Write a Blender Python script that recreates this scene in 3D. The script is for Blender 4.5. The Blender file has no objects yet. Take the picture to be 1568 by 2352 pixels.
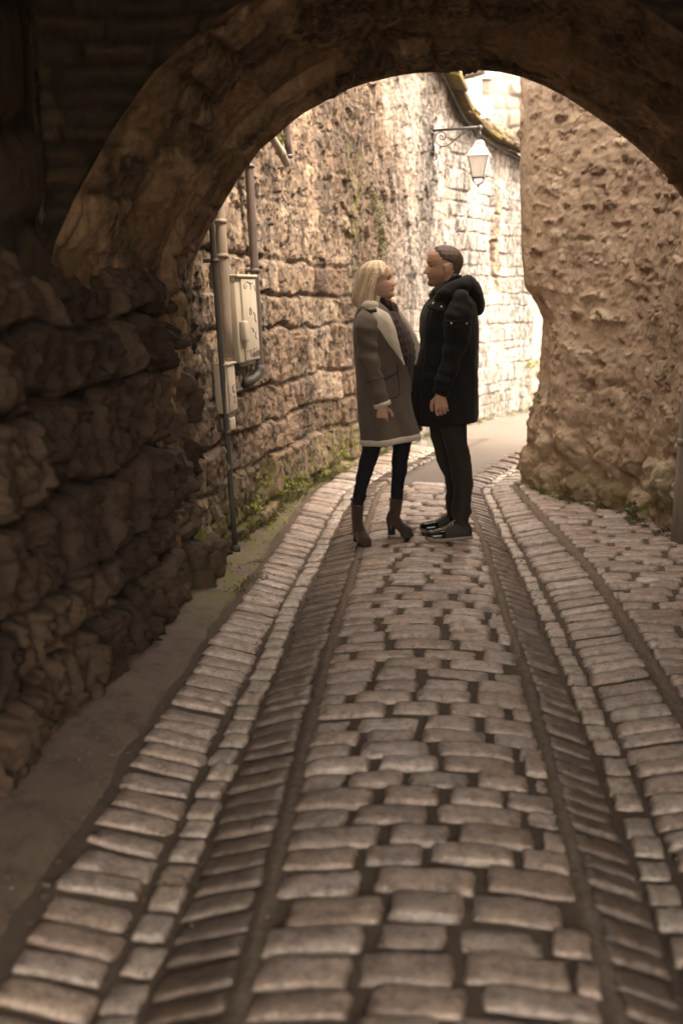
import bpy, bmesh, math, random
import numpy as np
from mathutils import Vector, Matrix
scene = bpy.context.scene
COL = scene.collection
rng = np.random.default_rng(7)
random.seed(7)
R = math.radians

# ------------------------------------------------------------------ camera numbers (used to place things from measurements)
PITCH = R(12.95); EYE = 1.58; FPX = 2352*35/36.0
def ray(x, y):
    a = (x-784)/FPX; b = (1176-y)/FPX
    return np.array([a, math.cos(PITCH)+b*math.sin(PITCH), -math.sin(PITCH)+b*math.cos(PITCH)])
def on_y(x, y, Y):
    r = ray(x, y); t = Y/r[1]; return np.array([r[0]*t, Y, EYE+r[2]*t])
def on_z(x, y, z=0.0):
    r = ray(x, y); t = (z-EYE)/r[2]; return np.array([r[0]*t, r[1]*t, z])

# ------------------------------------------------------------------ noise
def _hash(ix, iy, seed):
    n = (ix.astype(np.int64)*374761393 + iy.astype(np.int64)*668265263 + seed*974711) & 0xffffffff
    n = ((n ^ (n >> 13))*1274126177) & 0xffffffff
    n = (n ^ (n >> 16)) & 0xffffff
    return n.astype(np.float64)/0xffffff
def vnoise(x, y, seed=0):
    x = np.asarray(x, float); y = np.asarray(y, float)
    ix = np.floor(x); iy = np.floor(y); fx = x-ix; fy = y-iy
    fx = fx*fx*fx*(fx*(fx*6-15)+10); fy = fy*fy*fy*(fy*(fy*6-15)+10)
    a = _hash(ix, iy, seed); b = _hash(ix+1, iy, seed); c = _hash(ix, iy+1, seed); d = _hash(ix+1, iy+1, seed)
    return (a*(1-fx)+b*fx)*(1-fy)+(c*(1-fx)+d*fx)*fy*1.0
def fbm(x, y, seed=0, oct=4, gain=.5):
    s = 0; a = 1; t = 0
    for i in range(oct):
        s = s+a*(vnoise(x*2**i, y*2**i, seed+i*17)*2-1); t += a; a *= gain
    return s/t
def sstep(a, b, x):
    t = np.clip((x-a)/(b-a), 0, 1); return t*t*(3-2*t)

# ------------------------------------------------------------------ object helpers
def link(o, parent=None):
    COL.objects.link(o)
    if parent is not None:
        o.parent = parent
        w = Vector((0, 0, 0)); q = parent
        while q is not None: w += Vector(q.location); q = q.parent
        o.location = -w
    return o
def tag(o, label=None, cat=None, group=None, kind=None):
    if label: o['label'] = label
    if cat: o['category'] = cat
    if group: o['group'] = group
    if kind: o['kind'] = kind
    return o
def empty(name, loc, label, cat, group=None):
    o = bpy.data.objects.new(name, None); o.empty_display_size = .1
    COL.objects.link(o); o.location = loc
    return tag(o, label, cat, group)
def mesh_obj(name, V, F, mat, parent=None, attrs=None, smooth=True):
    me = bpy.data.meshes.new(name)
    V = np.asarray(V, np.float32)
    if isinstance(F, np.ndarray):
        n, k = F.shape
        me.vertices.add(len(V)); me.vertices.foreach_set('co', V.ravel())
        me.loops.add(n*k); me.loops.foreach_set('vertex_index', F.astype(np.int32).ravel())
        me.polygons.add(n)
        me.polygons.foreach_set('loop_start', np.arange(0, n*k, k, dtype=np.int32))
        me.polygons.foreach_set('loop_total', np.full(n, k, np.int32))
        me.update(calc_edges=True); me.validate()
    else:
        me.from_pydata([tuple(map(float, v)) for v in V], [], F); me.update()
    if smooth: me.polygons.foreach_set('use_smooth', np.ones(len(me.polygons), bool))
    if attrs:
        for k, a in attrs.items():
            at = me.attributes.new(k, 'FLOAT', 'POINT'); at.data.foreach_set('value', np.asarray(a, np.float32).ravel())
    if mat: me.materials.append(mat)
    o = bpy.data.objects.new(name, me)
    return link(o, parent)
def grid_faces(n, m, closed=False, flip=False):
    i = np.arange(n-1)[:, None]; jm = m if closed else m-1; j = np.arange(jm)[None, :]
    j2 = (j+1) % m
    a = i*m+j; b = i*m+j2; c = (i+1)*m+j2; d = (i+1)*m+j
    F = np.stack([a, b, c, d], -1).reshape(-1, 4)
    return F[:, ::-1] if flip else F
class MB:
    """collects geometry for ONE mesh"""
    def __init__(s): s.V = []; s.F = []; s.n = 0; s.A = []
    def add(s, V, F, t=0.0):
        V = np.asarray(V, float); s.V.append(V)
        s.F += [tuple(int(i)+s.n for i in f) for f in F]; s.n += len(V); s.A.append(np.full(len(V), t))
    def box(s, c, size, M=None, t=0.0, bev=0.0):
        h = np.array(size)/2
        if bev <= 0:
            V = np.array([[x, y, z] for x in (-1, 1) for y in (-1, 1) for z in (-1, 1)])*h
            F = [(0, 1, 3, 2), (4, 6, 7, 5), (0, 4, 5, 1), (2, 3, 7, 6), (0, 2, 6, 4), (1, 5, 7, 3)]
        else:
            bm = bmesh.new(); bmesh.ops.create_cube(bm, size=2)
            for v in bm.verts: v.co = Vector(np.array(v.co)*h)
            bmesh.ops.bevel(bm, geom=bm.edges[:], offset=bev, segments=2, affect='EDGES', profile=.5)
            bm.verts.ensure_lookup_table(); bm.verts.index_update()
            V = np.array([v.co[:] for v in bm.verts]); F = [tuple(v.index for v in f.verts) for f in bm.faces]; bm.free()
        if M is not None: V = V@np.array(M).T
        s.add(V+np.array(c), F, t)
    def tube(s, P, rad, n=10, ry=None, caps=True, t=0.0, fold=None, up=(0, 0, 1)):
        P = np.asarray(P, float); k = len(P); rad = np.broadcast_to(np.asarray(rad, float), (k,))
        ry = rad if ry is None else np.broadcast_to(np.asarray(ry, float), (k,))
        T = np.gradient(P, axis=0); T /= np.linalg.norm(T, axis=1)[:, None]+1e-9
        u0 = np.array(up, float)
        if abs(T[0]@u0) > .9: u0 = np.array([0, 1., 0])
        N = np.zeros_like(P); prev = u0
        for i in range(k):
            v = prev-T[i]*(prev@T[i]); v /= np.linalg.norm(v)+1e-9; N[i] = v; prev = v
        B = np.cross(T, N)
        th = np.linspace(0, 2*math.pi, n, endpoint=False)
        V = P[:, None]+rad[:, None, None]*np.cos(th)[None, :, None]*B[:, None]+ry[:, None, None]*np.sin(th)[None, :, None]*N[:, None]
        if fold is not None: V = fold(V, th)
        F = [tuple(f) for f in grid_faces(k, n, closed=True)]
        if caps: F += [tuple(range(n))[::-1], tuple((k-1)*n+i for i in range(n))]
        s.add(V.reshape(-1, 3), F, t)
    def ball(s, c, r, M=None, nu=14, nv=10, t=0.0):
        ph = np.linspace(0, math.pi, nv); th = np.linspace(0, 2*math.pi, nu, endpoint=False)
        V = np.stack([np.sin(ph)[:, None]*np.cos(th), np.sin(ph)[:, None]*np.sin(th), np.cos(ph)[:, None]*np.ones(nu)], -1)*np.broadcast_to(np.array(r, float), (3,))
        V = V.reshape(-1, 3)
        if M is not None: V = V@np.array(M).T
        s.add(V+np.array(c), [tuple(f) for f in grid_faces(nv, nu, closed=True, flip=True)], t)
    def capsule(s, p, q, r0, r1, n=12):
        p = np.array(p, float); q = np.array(q, float); d = q-p; L = np.linalg.norm(d)+1e-9; d /= L
        P = []; rr = []
        for a in np.linspace(-90, 0, 5): P.append(p+d*r0*math.sin(R(a))); rr.append(max(r0*math.cos(R(a)), 1e-4))
        for a in np.linspace(0, 90, 5): P.append(q+d*r1*math.sin(R(a))); rr.append(max(r1*math.cos(R(a)), 1e-4))
        s.tube(P, rr, n)
    def grid(s, P, t=0.0, closed=False, flip=False):
        n, m = P.shape[:2]; s.add(P.reshape(-1, 3), [tuple(f) for f in grid_faces(n, m, closed, flip)], t)
    def build(s, name, mat, parent=None, smooth=True):
        return mesh_obj(name, np.concatenate(s.V), s.F, mat, parent, {'tint': np.concatenate(s.A)}, smooth)
def with_mods(o, *mods):
    for typ, kw in mods:
        m = o.modifiers.new(typ.lower(), typ)
        for k, v in kw.items(): setattr(m, k, v)
    dg = bpy.context.evaluated_depsgraph_get(); dg.update()
    me = bpy.data.meshes.new_from_object(o.evaluated_get(dg)); me.name = o.name
    old = o.data; mats = list(old.materials); o.modifiers.clear(); o.data = me
    me.materials.clear()
    for m in mats: me.materials.append(m)
    bpy.data.meshes.remove(old)
    me.polygons.foreach_set('use_smooth', np.ones(len(me.polygons), bool))
    return o

# ------------------------------------------------------------------ materials
class NT:
    def __init__(s, name):
        s.m = bpy.data.materials.new(name); s.m.use_nodes = True; s.t = s.m.node_tree; s.n = s.t.nodes
        s.b = s.n['Principled BSDF']; s.co = s.n.new('ShaderNodeTexCoord')
    def node(s, typ, **kw):
        x = s.n.new(typ)
        for k, v in kw.items(): setattr(x, k, v)
        return x
    def l(s, a, b): s.t.links.new(a, b)
    def noise(s, scale=5, detail=5, rough=.55, stretch=None, w=0, dist=0):
        x = s.node('ShaderNodeTexNoise'); x.inputs['Scale'].default_value = scale; x.inputs['Detail'].default_value = detail
        x.inputs['Roughness'].default_value = rough; x.inputs['Distortion'].default_value = dist
        mp = s.node('ShaderNodeMapping'); mp.inputs['Location'].default_value = (w*3.1, w*1.7, w*2.3)
        if stretch: mp.inputs['Scale'].default_value = stretch
        s.l(s.co.outputs['Object'], mp.inputs['Vector']); s.l(mp.outputs[0], x.inputs['Vector'])
        return x.outputs['Fac']
    def attr(s, name): return s.node('ShaderNodeAttribute', attribute_name=name).outputs['Fac']
    def math(s, op, a, b=None, clamp=False):
        x = s.node('ShaderNodeMath', operation=op); x.use_clamp = clamp
        for i, v in enumerate((a, b)):
            if v is None: continue
            if isinstance(v, (int, float)): x.inputs[i].default_value = v
            else: s.l(v, x.inputs[i])
        return x.outputs[0]
    def remap(s, v, a, b, c=0, d=1):
        x = s.node('ShaderNodeMapRange'); x.clamp = True
        s.l(v, x.inputs[0])
        for i, q in enumerate((a, b, c, d)): x.inputs[i+1].default_value = q
        return x.outputs[0]
    def ramp(s, v, stops):
        x = s.node('ShaderNodeValToRGB'); e = x.color_ramp.elements
        while len(e) < len(stops): e.new(.5)
        for q, (p, c) in zip(e, stops): q.position = p; q.color = (*c, 1)
        s.l(v, x.inputs[0]); return x.outputs[0]
    def mix(s, f, a, b, mode='MIX'):
        x = s.node('ShaderNodeMix', data_type='RGBA', blend_type=mode)
        for i, v in ((0, f), (6, a), (7, b)):
            if isinstance(v, (int, float)): x.inputs[i].default_value = v
            elif isinstance(v, tuple): x.inputs[i].default_value = (*v, 1)
            else: s.l(v, x.inputs[i])
        return x.outputs[2]
    def bump(s, h, strength=.5, dist=.01, prev=None):
        x = s.node('ShaderNodeBump'); x.inputs['Strength'].default_value = strength; x.inputs['Distance'].default_value = dist
        s.l(h, x.inputs['Height'])
        if prev is not None: s.l(prev, x.inputs['Normal'])
        return x.outputs[0]
    def done(s, col, rough=.8, bump=None, spec=.5, **kw):
        if isinstance(col, tuple): s.b.inputs['Base Color'].default_value = (*col, 1)
        else: s.l(col, s.b.inputs['Base Color'])
        if isinstance(rough, (int, float)): s.b.inputs['Roughness'].default_value = rough
        else: s.l(rough, s.b.inputs['Roughness'])
        s.b.inputs['Specular IOR Level'].default_value = spec
        if bump is not None: s.l(bump, s.b.inputs['Normal'])
        for k, v in kw.items(): s.b.inputs[k].default_value = v
        return s.m
def stone_mat(name, cols, mortar, stain=(.035, .027, .02), stain_amt=.6, streak=(4, 4, .5), stain_lo=.5, stain_hi=.72, moss=None, fine=1.0, rough=.88, speck=0.0):
    t = NT(name)
    v = t.math('ADD', t.math('MULTIPLY', t.attr('tint'), .55), t.math('MULTIPLY', t.noise(7, 6, .65), .55))
    n = len(cols); c = t.ramp(v, [(.15+.7*i/(n-1), cols[i]) for i in range(n)])
    c = t.mix(t.remap(t.noise(38, 5, .7, w=3), .42, .7), c, t.mix(.55, c, cols[0]))
    mt = t.mix(t.noise(25, 5, .7, w=5), tuple(q*.75 for q in mortar), tuple(min(1, q*1.2) for q in mortar))
    c = t.mix(t.attr('mort'), c, mt)
    st = t.math('MULTIPLY', t.remap(t.noise(1.3, 6, .62, streak, w=2), stain_lo, stain_hi), t.remap(t.noise(24, 4, .7, (1, 1, .35), w=7), .3, .6))
    c = t.mix(t.math('MULTIPLY', st, stain_amt), c, stain)
    if speck:
        sp = t.math('MULTIPLY', t.remap(t.noise(26, 6, .72, (1, 1, .38), w=11), .48, .62), t.remap(t.noise(2.6, 4, .6, w=13), .38, .6, .25, 1))
        c = t.mix(t.math('MULTIPLY', sp, speck), c, tuple(q*1.3 for q in stain))
    if moss:
        f = t.math('MULTIPLY', t.attr('moss'), t.remap(t.noise(9, 5, .7, w=9), .42, .62))
        c = t.mix(f, c, t.mix(t.noise(30, 3, w=4), moss, tuple(q*1.9 for q in moss)))
    b = t.bump(t.noise(45*fine, 6, .7), .7, .012)
    b = t.bump(t.noise(160*fine, 4, .7), .5, .004, b)
    return t.done(c, rough, b, .3)
def plain_mat(name, col, rough=.6, var=.25, scale=20, bump=.2, bdist=.002, metal=0, spec=.5, bscale=None, dirt=None):
    t = NT(name)
    n = t.noise(scale, 5, .6)
    c = t.mix(n, tuple(q*(1-var) for q in col), tuple(min(1, q*(1+var)) for q in col))
    if dirt: c = t.mix(t.remap(t.noise(6, 5, .7, (3, 3, .6), w=2), .5, .75, 0, .8), c, dirt)
    return t.done(c, rough, t.bump(t.noise(bscale or scale*6, 4, .65, w=1), bump, bdist), spec, Metallic=metal)

# ------------------------------------------------------------------ masonry height field
def masonry(S, Z, seed, ch, bw, warp=.04, joint=.006, bevel=.05, depth=.04, var=.02, rough=.012, rs=7, vert=0.0, holes=0.0, wf=1.6, fade=0.0, vs=(18, 4.5)):
    r = np.random.default_rng(seed)
    Sw = S+warp*fbm(S*wf, Z*wf, seed, 3)+warp*.35*fbm(S*6, Z*6, seed+9, 2)
    Zw = Z+warp*fbm(S*wf, Z*wf, seed+31, 3)+warp*.35*fbm(S*6, Z*6, seed+40, 2)
    z = [Zw.min()-.3]
    while z[-1] < Zw.max()+.3: z.append(z[-1]+r.uniform(*ch))
    z = np.array(z); idx = np.clip(np.searchsorted(z, Zw)-1, 0, len(z)-2)
    dz = np.minimum(Zw-z[idx], z[idx+1]-Zw)
    ds = np.zeros_like(S); off = np.zeros_like(S); tint = np.zeros_like(S); cx = np.zeros_like(S)
    for j in np.unique(idx):
        k = idx == j; s = [Sw.min()-.5-r.uniform(0, .5)]
        while s[-1] < Sw.max()+.6: s.append(s[-1]+r.uniform(*bw))
        s = np.array(s); i = np.clip(np.searchsorted(s, Sw[k])-1, 0, len(s)-2)
        ds[k] = np.minimum(Sw[k]-s[i], s[i+1]-Sw[k])
        o = r.normal(0, var, len(s)); o[r.random(len(s)) < holes] = -depth*1.6
        off[k] = o[i]; tint[k] = r.random(len(s))[i]; cx[k] = (r.normal(0, .25, len(s))[i])*(Sw[k]-(s[i]+s[i+1])/2)
    e = ds+dz-np.sqrt(ds*ds+dz*dz+1e-9)
    e = e+.35*bevel*fbm(S*14, Z*14, seed+77, 3)
    p = sstep(joint, joint+bevel, e)
    if fade: p = 1-(1-p)*np.clip(1-fade+1.6*fade*fbm(S*2.3, Z*2.3, seed+55, 3)+.25, 0, 1)
    h = depth*(p-1)+(off+cx*.12)*p
    h += rough*fbm(S*rs, Z*rs, seed+5, 5, .6)
    if vert: h += vert*fbm(S*vs[0], Z*vs[1], seed+8, 4, .65)
    return h, tint, (1-sstep(joint*.5, joint+bevel*.55, e))*(1-(p if fade else 0)), p
def facets(S, Z, cs, cz, seed, tilt=.3, off=.006):
    """broken stone faces: each irregular cell is its own tilted plane"""
    X = S/cs+.35*fbm(S/cs*.7, Z/cz*.7, seed, 2); Y = Z/cz+.35*fbm(S/cs*.7, Z/cz*.7, seed+3, 2)
    ix = np.floor(X); iy = np.floor(Y); best = np.full(S.shape, 9.0); h = np.zeros(S.shape)
    for i in (-1, 0, 1):
        for j in (-1, 0, 1):
            cx_ = ix+i; cy_ = iy+j; px_ = cx_+.5+.8*(_hash(cx_, cy_, seed+1)-.5); py_ = cy_+.5+.8*(_hash(cx_, cy_, seed+2)-.5)
            d = (X-px_)**2+(Y-py_)**2; m = d < best
            hh = off*(_hash(cx_, cy_, seed+4)*2-1)+tilt*((_hash(cx_, cy_, seed+5)*2-1)*(X-px_)*cs+(_hash(cx_, cy_, seed+6)*2-1)*(Y-py_)*cz)
            best = np.where(m, d, best); h = np.where(m, hh, h)
    return h
def resample(P, step):
    P = np.asarray(P, float)
    d = np.r_[0, np.cumsum(np.linalg.norm(np.diff(P, axis=0), axis=1))]
    n = max(2, int(d[-1]/step)); s = np.linspace(0, d[-1], n)
    Q = np.stack([np.interp(s, d, P[:, i]) for i in range(P.shape[1])], 1)
    return Q, s
def smooth_path(P, it=3):
    P = np.asarray(P, float)
    for _ in range(it):
        Q = [P[0]]
        for a, b in zip(P[:-1], P[1:]): Q += [a*.75+b*.25, a*.25+b*.75]
        Q.append(P[-1]); P = np.array(Q)
    return P
def wall_points(path, step, zn, ztop, zbot=-.12, side=1, batter=0):
    """returns S, Z and base points/normals of a wall standing on a plan path; side=+1: faces the right of travel"""
    Q, s = resample(path, step); T = np.gradient(Q, axis=0); T /= np.linalg.norm(T, axis=1)[:, None]
    N = np.stack([T[:, 1], -T[:, 0]], 1)*side
    top = ztop(Q[:, 1]) if callable(ztop) else np.full(len(Q), ztop)
    v = np.linspace(0, 1, zn)[:, None]
    Z = zbot+v*(top[None, :]-zbot); S = np.repeat(s[None, :], zn, 0)
    bt = batter(Q[:, 1]) if callable(batter) else np.full(len(Q), batter)
    X = Q[None, :, 0]-N[None, :, 0]*bt*np.maximum(Z, 0); Y = Q[None, :, 1]-N[None, :, 1]*bt*np.maximum(Z, 0)
    return S, Z, np.stack([X, Y, Z], -1), N
def wall_mesh(name, P, N, h, mat, attrs, parent=None, side=1, thick=.35, ends=(False, False)):
    D = P.copy(); D[..., 0] += N[None, :, 0]*h; D[..., 1] += N[None, :, 1]*h
    nb = np.concatenate([N, np.zeros((len(N), 1))], 1)
    back_top = D[-1]-nb*thick; back_bot = P[0]-nb*thick
    G = np.concatenate([D, back_top[None], back_bot[None]], 0)
    A = {k: np.concatenate([a, a[-1:], a[-1:]], 0) for k, a in attrs.items()}
    cols = []
    if ends[0]:
        G = np.concatenate([(G[:, :1]-nb[None, :1]*thick), G], 1); A = {k: np.concatenate([a[:, :1], a], 1) for k, a in A.items()}
    if ends[1]:
        G = np.concatenate([G, (G[:, -1:]-nb[None, -1:]*thick)], 1); A = {k: np.concatenate([a, a[:, -1:]], 1) for k, a in A.items()}
    return mesh_obj(name, G.reshape(-1, 3), grid_faces(G.shape[0], G.shape[1], flip=(side < 0)), mat, parent, A)
# ================================================================== ROAD
def axis_x(y): return .028+.0763*y
def tab(*pts):
    a = np.array(pts); return lambda s: np.interp(s, a[:, 0], a[:, 1])
L1 = tab((-3, -1.0), (2.45, -1.0), (3.4, -1.0), (4.5, -.965), (5.3, -.93), (6.2, -.9), (6.9, -.873), (7.5, -.84), (7.9, -.79), (8.55, -.66), (9.3, -.42), (10.5, .05))
L2 = tab((-3, -.75), (2.5, -.755), (3.6, -.745), (4.2, -.73), (5.1, -.725), (5.8, -.697), (6.64, -.666), (7.68, -.597), (8, -.53), (8.85, -.267), (9.6, .05), (10.6, .5))
L3 = lambda s: L2(s)+np.interp(s, [4, 8], [.115, .09])
L4 = tab((-3, -.43), (4.2, -.425), (5.5, -.39), (6.5, -.375), (7.5, -.345), (8, -.29), (8.85, -.02), (9.6, .3), (10.6, .75))
L4b = lambda s: L4(s)+.036
L6 = tab((-3, .42), (4, .425), (5, .405), (6, .39), (7, .355), (7.87, .29), (9.15, .75), (10.5, 1.35))
L7 = lambda s: L6(s)+.03
L8 = tab((-3, .632), (3.3, .626), (4.2, .615), (5, .603), (5.7, .577), (6.6, .545), (7.87, .49), (9.15, .96), (10.5, 1.6))
L9 = lambda s: L8(s)+np.interp(s, [3.5, 7], [.112, .078])
L10 = tab((-3, 1.0), (4.5, .985), (5.5, .965), (6.3, .9), (6.9, .835), (7.9, .74), (9.15, 1.2), (10.5, 1.85))
L10b = lambda s: L10(s)+.05
def zprof(s, u):
    s = np.asarray(s, float); u = np.asarray(u, float)
    k = np.interp(s, [6.5, 8.3], [1, .35])
    l1, l2, l3, l4, l6, l8, l9, l10 = (f(s) for f in (L1, L2, L3, L4b, L6, L8, L9, L10))
    c = (l4+l6)/2; w = (l6-l4)/2
    z = np.where(np.abs(u-c) <= w, .032*(1-((u-c)/w)**2), 0.0)
    z = np.where(u < l4, -.066*np.clip((l4-u)/(l4-l3), 0, 1), z)
    z = np.where(u < l2, -.066+.046*np.clip((l2-u)/(l2-l1), 0, 1), z)
    z = np.where(u < l1, -.02+.03*np.clip((l1-u)/.3, 0, 1), z)
    z = np.where(u > l6, -.068*np.clip((u-l6)/(l8-l6), 0, 1), z)
    z = np.where(u > l9, -.068+.048*np.clip((u-l9)/(l10-l9), 0, 1), z)
    z = np.where(u > l10, -.02+.05*np.clip((u-l10)/1.0, 0, 1.3), z)
    return z*k
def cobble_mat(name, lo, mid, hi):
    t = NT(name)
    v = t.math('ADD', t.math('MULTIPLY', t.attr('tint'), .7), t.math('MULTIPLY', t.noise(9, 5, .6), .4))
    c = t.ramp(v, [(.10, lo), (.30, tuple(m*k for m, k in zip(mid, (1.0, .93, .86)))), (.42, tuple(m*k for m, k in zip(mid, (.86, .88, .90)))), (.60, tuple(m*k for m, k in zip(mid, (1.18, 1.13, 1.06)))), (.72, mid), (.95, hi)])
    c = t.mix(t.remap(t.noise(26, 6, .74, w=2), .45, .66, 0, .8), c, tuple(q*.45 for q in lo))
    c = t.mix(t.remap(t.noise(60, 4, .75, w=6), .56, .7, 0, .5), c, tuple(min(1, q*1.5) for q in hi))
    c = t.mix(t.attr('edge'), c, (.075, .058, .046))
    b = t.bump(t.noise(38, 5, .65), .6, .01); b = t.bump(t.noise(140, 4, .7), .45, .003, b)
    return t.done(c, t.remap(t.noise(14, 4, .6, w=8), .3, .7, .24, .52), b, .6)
M_COB = cobble_mat('worn_cobble', (.20, .155, .13), (.37, .30, .255), (.56, .48, .42))
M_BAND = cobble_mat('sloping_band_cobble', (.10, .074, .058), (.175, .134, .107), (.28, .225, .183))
M_GUT = cobble_mat('pale_gutter_stone', (.24, .20, .168), (.41, .35, .30), (.56, .49, .425))
tx = np.array([-1, -.96, -.86, -.6, -.3, 0, .3, .6, .86, .96, 1]); ty = np.array([-1, -.93, -.75, -.35, 0, .35, .75, .93, 1])
TX, TY = np.meshgrid(tx, ty)
def drop(t): return np.interp(np.abs(t), [0, .6, .75, .87, .94, .965, 1], [0, .0005, .0015, .004, .010, .019, .055])
DR = np.maximum(drop(TX), drop(TY)); EDGE = sstep(.010, .03, DR)
def stones(name, lst, mat):
    Vs = []; A = []; E = []; seed = 0
    for (s, u, a, b, yaw, tilt, zo) in lst:
        seed += 1
        wob = 1+.05*fbm(TX*1.3+seed*3.7, TY*1.3+seed*1.3, 3, 2)
        k = np.clip(np.abs(TX*TY), 0, 1)**3*.045
        dx = TX*a*(wob-k)+.006*fbm(TY*2+seed, TX*.2, 12, 2); dy = TY*b*(1+.11*fbm(TX*1.8+seed*2.1, TY*.8+seed, 8, 3)-k)
        dz = -DR*(.85+.3*vnoise(TX*2+seed, TY*2, 4))+.006*fbm(TX*2.2+seed*5, TY*1.6+seed, 6, 3)-TY*b*math.tan(tilt)
        c, sn = math.cos(yaw), math.sin(yaw)
        U = u+dx*c-dy*sn; S = s+dx*sn+dy*c
        Z = zprof(S, U)+dz+zo
        Vs.append(np.stack([axis_x(S)+U, S, Z], -1).reshape(-1, 3)); A.append(np.full(TX.size, random.random())); E.append(EDGE.ravel())
    m = TX.size; f = grid_faces(*TX.shape)
    F = (f[None]+np.arange(len(lst))[:, None, None]*m).reshape(-1, 4)
    o = mesh_obj(name, np.concatenate(Vs), F, mat, None, {'tint': np.concatenate(A), 'edge': np.concatenate(E)})
    return tag(o, kind='structure')
def band(l, r, s0, s1, pitch, tilt, skew=0, single=True, jit=.06):
    out = []; s = s0
    while s < s1:
        p = pitch*random.uniform(.86, 1.18)
        sl = (l(s+.1)+r(s+.1)-l(s-.1)-r(s-.1))/.4
        yaw = -(.0763+sl)*.9+skew+random.gauss(0, .035)
        w = r(s)-l(s); c = (l(s)+r(s))/2
        if single: out.append((s, c+random.gauss(0, .004), w/2*random.uniform(.93, 1.0), p/2*.89, yaw, tilt+random.gauss(0, .03), random.gauss(0, .004)))
        s += p
    return out
def field(l, r, s0, s1, pitch, wr, gap, tilt, slope=0.0):
    out = []; s = s0; row = 0
    while s < s1:
        p = pitch*random.uniform(.90, 1.12); u = l(s)-random.uniform(0, .16)*(row % 2); R_ = r(s)
        while u < R_-.03:
            w = random.uniform(*wr)
            g = random.uniform(*gap)
            a0 = max(u, l(s)); a1 = min(u+w, R_)
            if a1-a0 > .05:
                q = random.random()
                out.append((s+random.gauss(0, .005)+slope*(a0-l(s)), (a0+a1)/2, (a1-a0)/2, p/2*random.uniform(.95, 1.01)*(1.0 if q > .1 else .88), -.0763+random.gauss(0, .018)+math.atan(slope), tilt+random.gauss(0, .02), random.gauss(0, .005)))
            u += w+g
        s += p; row += 1
    return out
stones('cobbled_road', field(L4b, L6, -1.2, 7.93, .113, (.17, .285), (.006, .028), .03), M_COB)
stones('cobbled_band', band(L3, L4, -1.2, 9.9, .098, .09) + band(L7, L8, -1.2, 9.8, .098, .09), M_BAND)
stones('cobbled_verge', band(L1, L2, -1.2, 10.0, .108, .05) + band(L9, L10, -1.2, 9.8, .108, .05) + field(L10b, lambda s: np.interp(s, [4, 5.5, 7, 8], [2.35, 2.25, 2.0, 1.3]), -1.2, 7.95, .108, (.15, .3), (.012, .03), 0, -.05), M_COB)
stones('gutter', band(lambda s: L2(s)+.008, lambda s: L3(s)-.008, -1.2, 10.0, .125, .0) + band(lambda s: L8(s)+.006, lambda s: L9(s)-.006, -1.2, 9.8, .125, .0), M_GUT)
# joints: earth between the stones
t = NT('joint_earth')
c = t.mix(t.noise(18, 6, .7), (.07, .054, .043), (.16, .125, .098))
c = t.mix(t.math('MULTIPLY', t.attr('moss'), t.remap(t.noise(7, 4, .7, w=3), .4, .6)), c, (.10, .10, .035))
c = t.mix(t.math('MULTIPLY', t.attr('strip'), t.remap(t.noise(40, 4, .7, w=6), .3, .6)), c, (.235, .185, .147))
M_EARTH = t.done(c, .95, t.bump(t.noise(70, 5, .7), .8, .01), .2)
Sg, Ug = np.meshgrid(np.linspace(-3.2, 10.6, 520), np.linspace(-1.7, 2.6, 210), indexing='ij')
Zg = zprof(Sg, Ug)-.0175+.005*fbm(Sg*9, Ug*9, 50, 3)-np.where(Sg > 7.93, .09, 0)
for f in (L4, L6, L10):
    Zg += .016*np.exp(-((Ug-f(Sg)-.022)/.022)**2)
mo = np.clip(np.exp(-((Ug-L4(Sg)-.02)/.04)**2)+np.exp(-((Ug-L6(Sg)-.02)/.04)**2)+np.exp(-((Ug-L10(Sg)-.02)/.05)**2), 0, 1)*.5*sstep(4.2, 6, Sg)+.04
tag(mesh_obj('earth', np.stack([axis_x(Sg)+Ug, Sg, Zg], -1).reshape(-1, 3), grid_faces(*Sg.shape, flip=True), M_EARTH, None, {'moss': mo.ravel(), 'strip': np.clip(np.exp(-((Ug-L4(Sg)-.022)/.024)**4)+np.exp(-((Ug-L6(Sg)-.02)/.024)**4)+np.exp(-((Ug-L10(Sg)-.025)/.03)**4), 0, 1).ravel()}), kind='structure')
# asphalt beyond the cobbles
t = NT('old_asphalt')
c = t.mix(t.noise(2.2, 5, .6), (.092, .077, .064), (.13, .11, .092))
c = t.mix(t.remap(t.noise(120, 3, .7), .5, .75, 0, .55), c, (.19, .165, .14))
c = t.mix(t.remap(t.noise(1.1, 4, .6, (1, 3, 1), w=4), .56, .66, 0, .4), c, (.14, .12, .1))
M_ASPH = t.done(c, .85, t.bump(t.noise(180, 3, .7), .5, .004), .4)
Sa, Ua = np.meshgrid(np.r_[np.linspace(7.96, 14, 130), np.linspace(14.3, 26, 20)], np.linspace(-1.2, 12, 180), indexing='ij')
Za = -.026+.008*fbm(Sa*1.2, Ua*1.2, 71, 3)-.07*((Ua < L4(Sa)-.01) | (Ua > L7(Sa)+.02))*(Sa < 10.4)
tag(mesh_obj('asphalt_road', np.stack([axis_x(Sa)+Ua, Sa+.02*fbm(Ua*4, Sa*0, 3, 3)*(Sa < 8.02), Za], -1).reshape(-1, 3), grid_faces(*Sa.shape, flip=True), M_ASPH), kind='structure')
tag(mesh_obj('ground', np.array([[-40, -40, -.3], [40, -40, -.3], [40, 60, -.3], [-40, 60, -.3]]), [(0, 1, 2, 3)], M_EARTH, None, {'moss': np.zeros(4)}), kind='structure')
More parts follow.
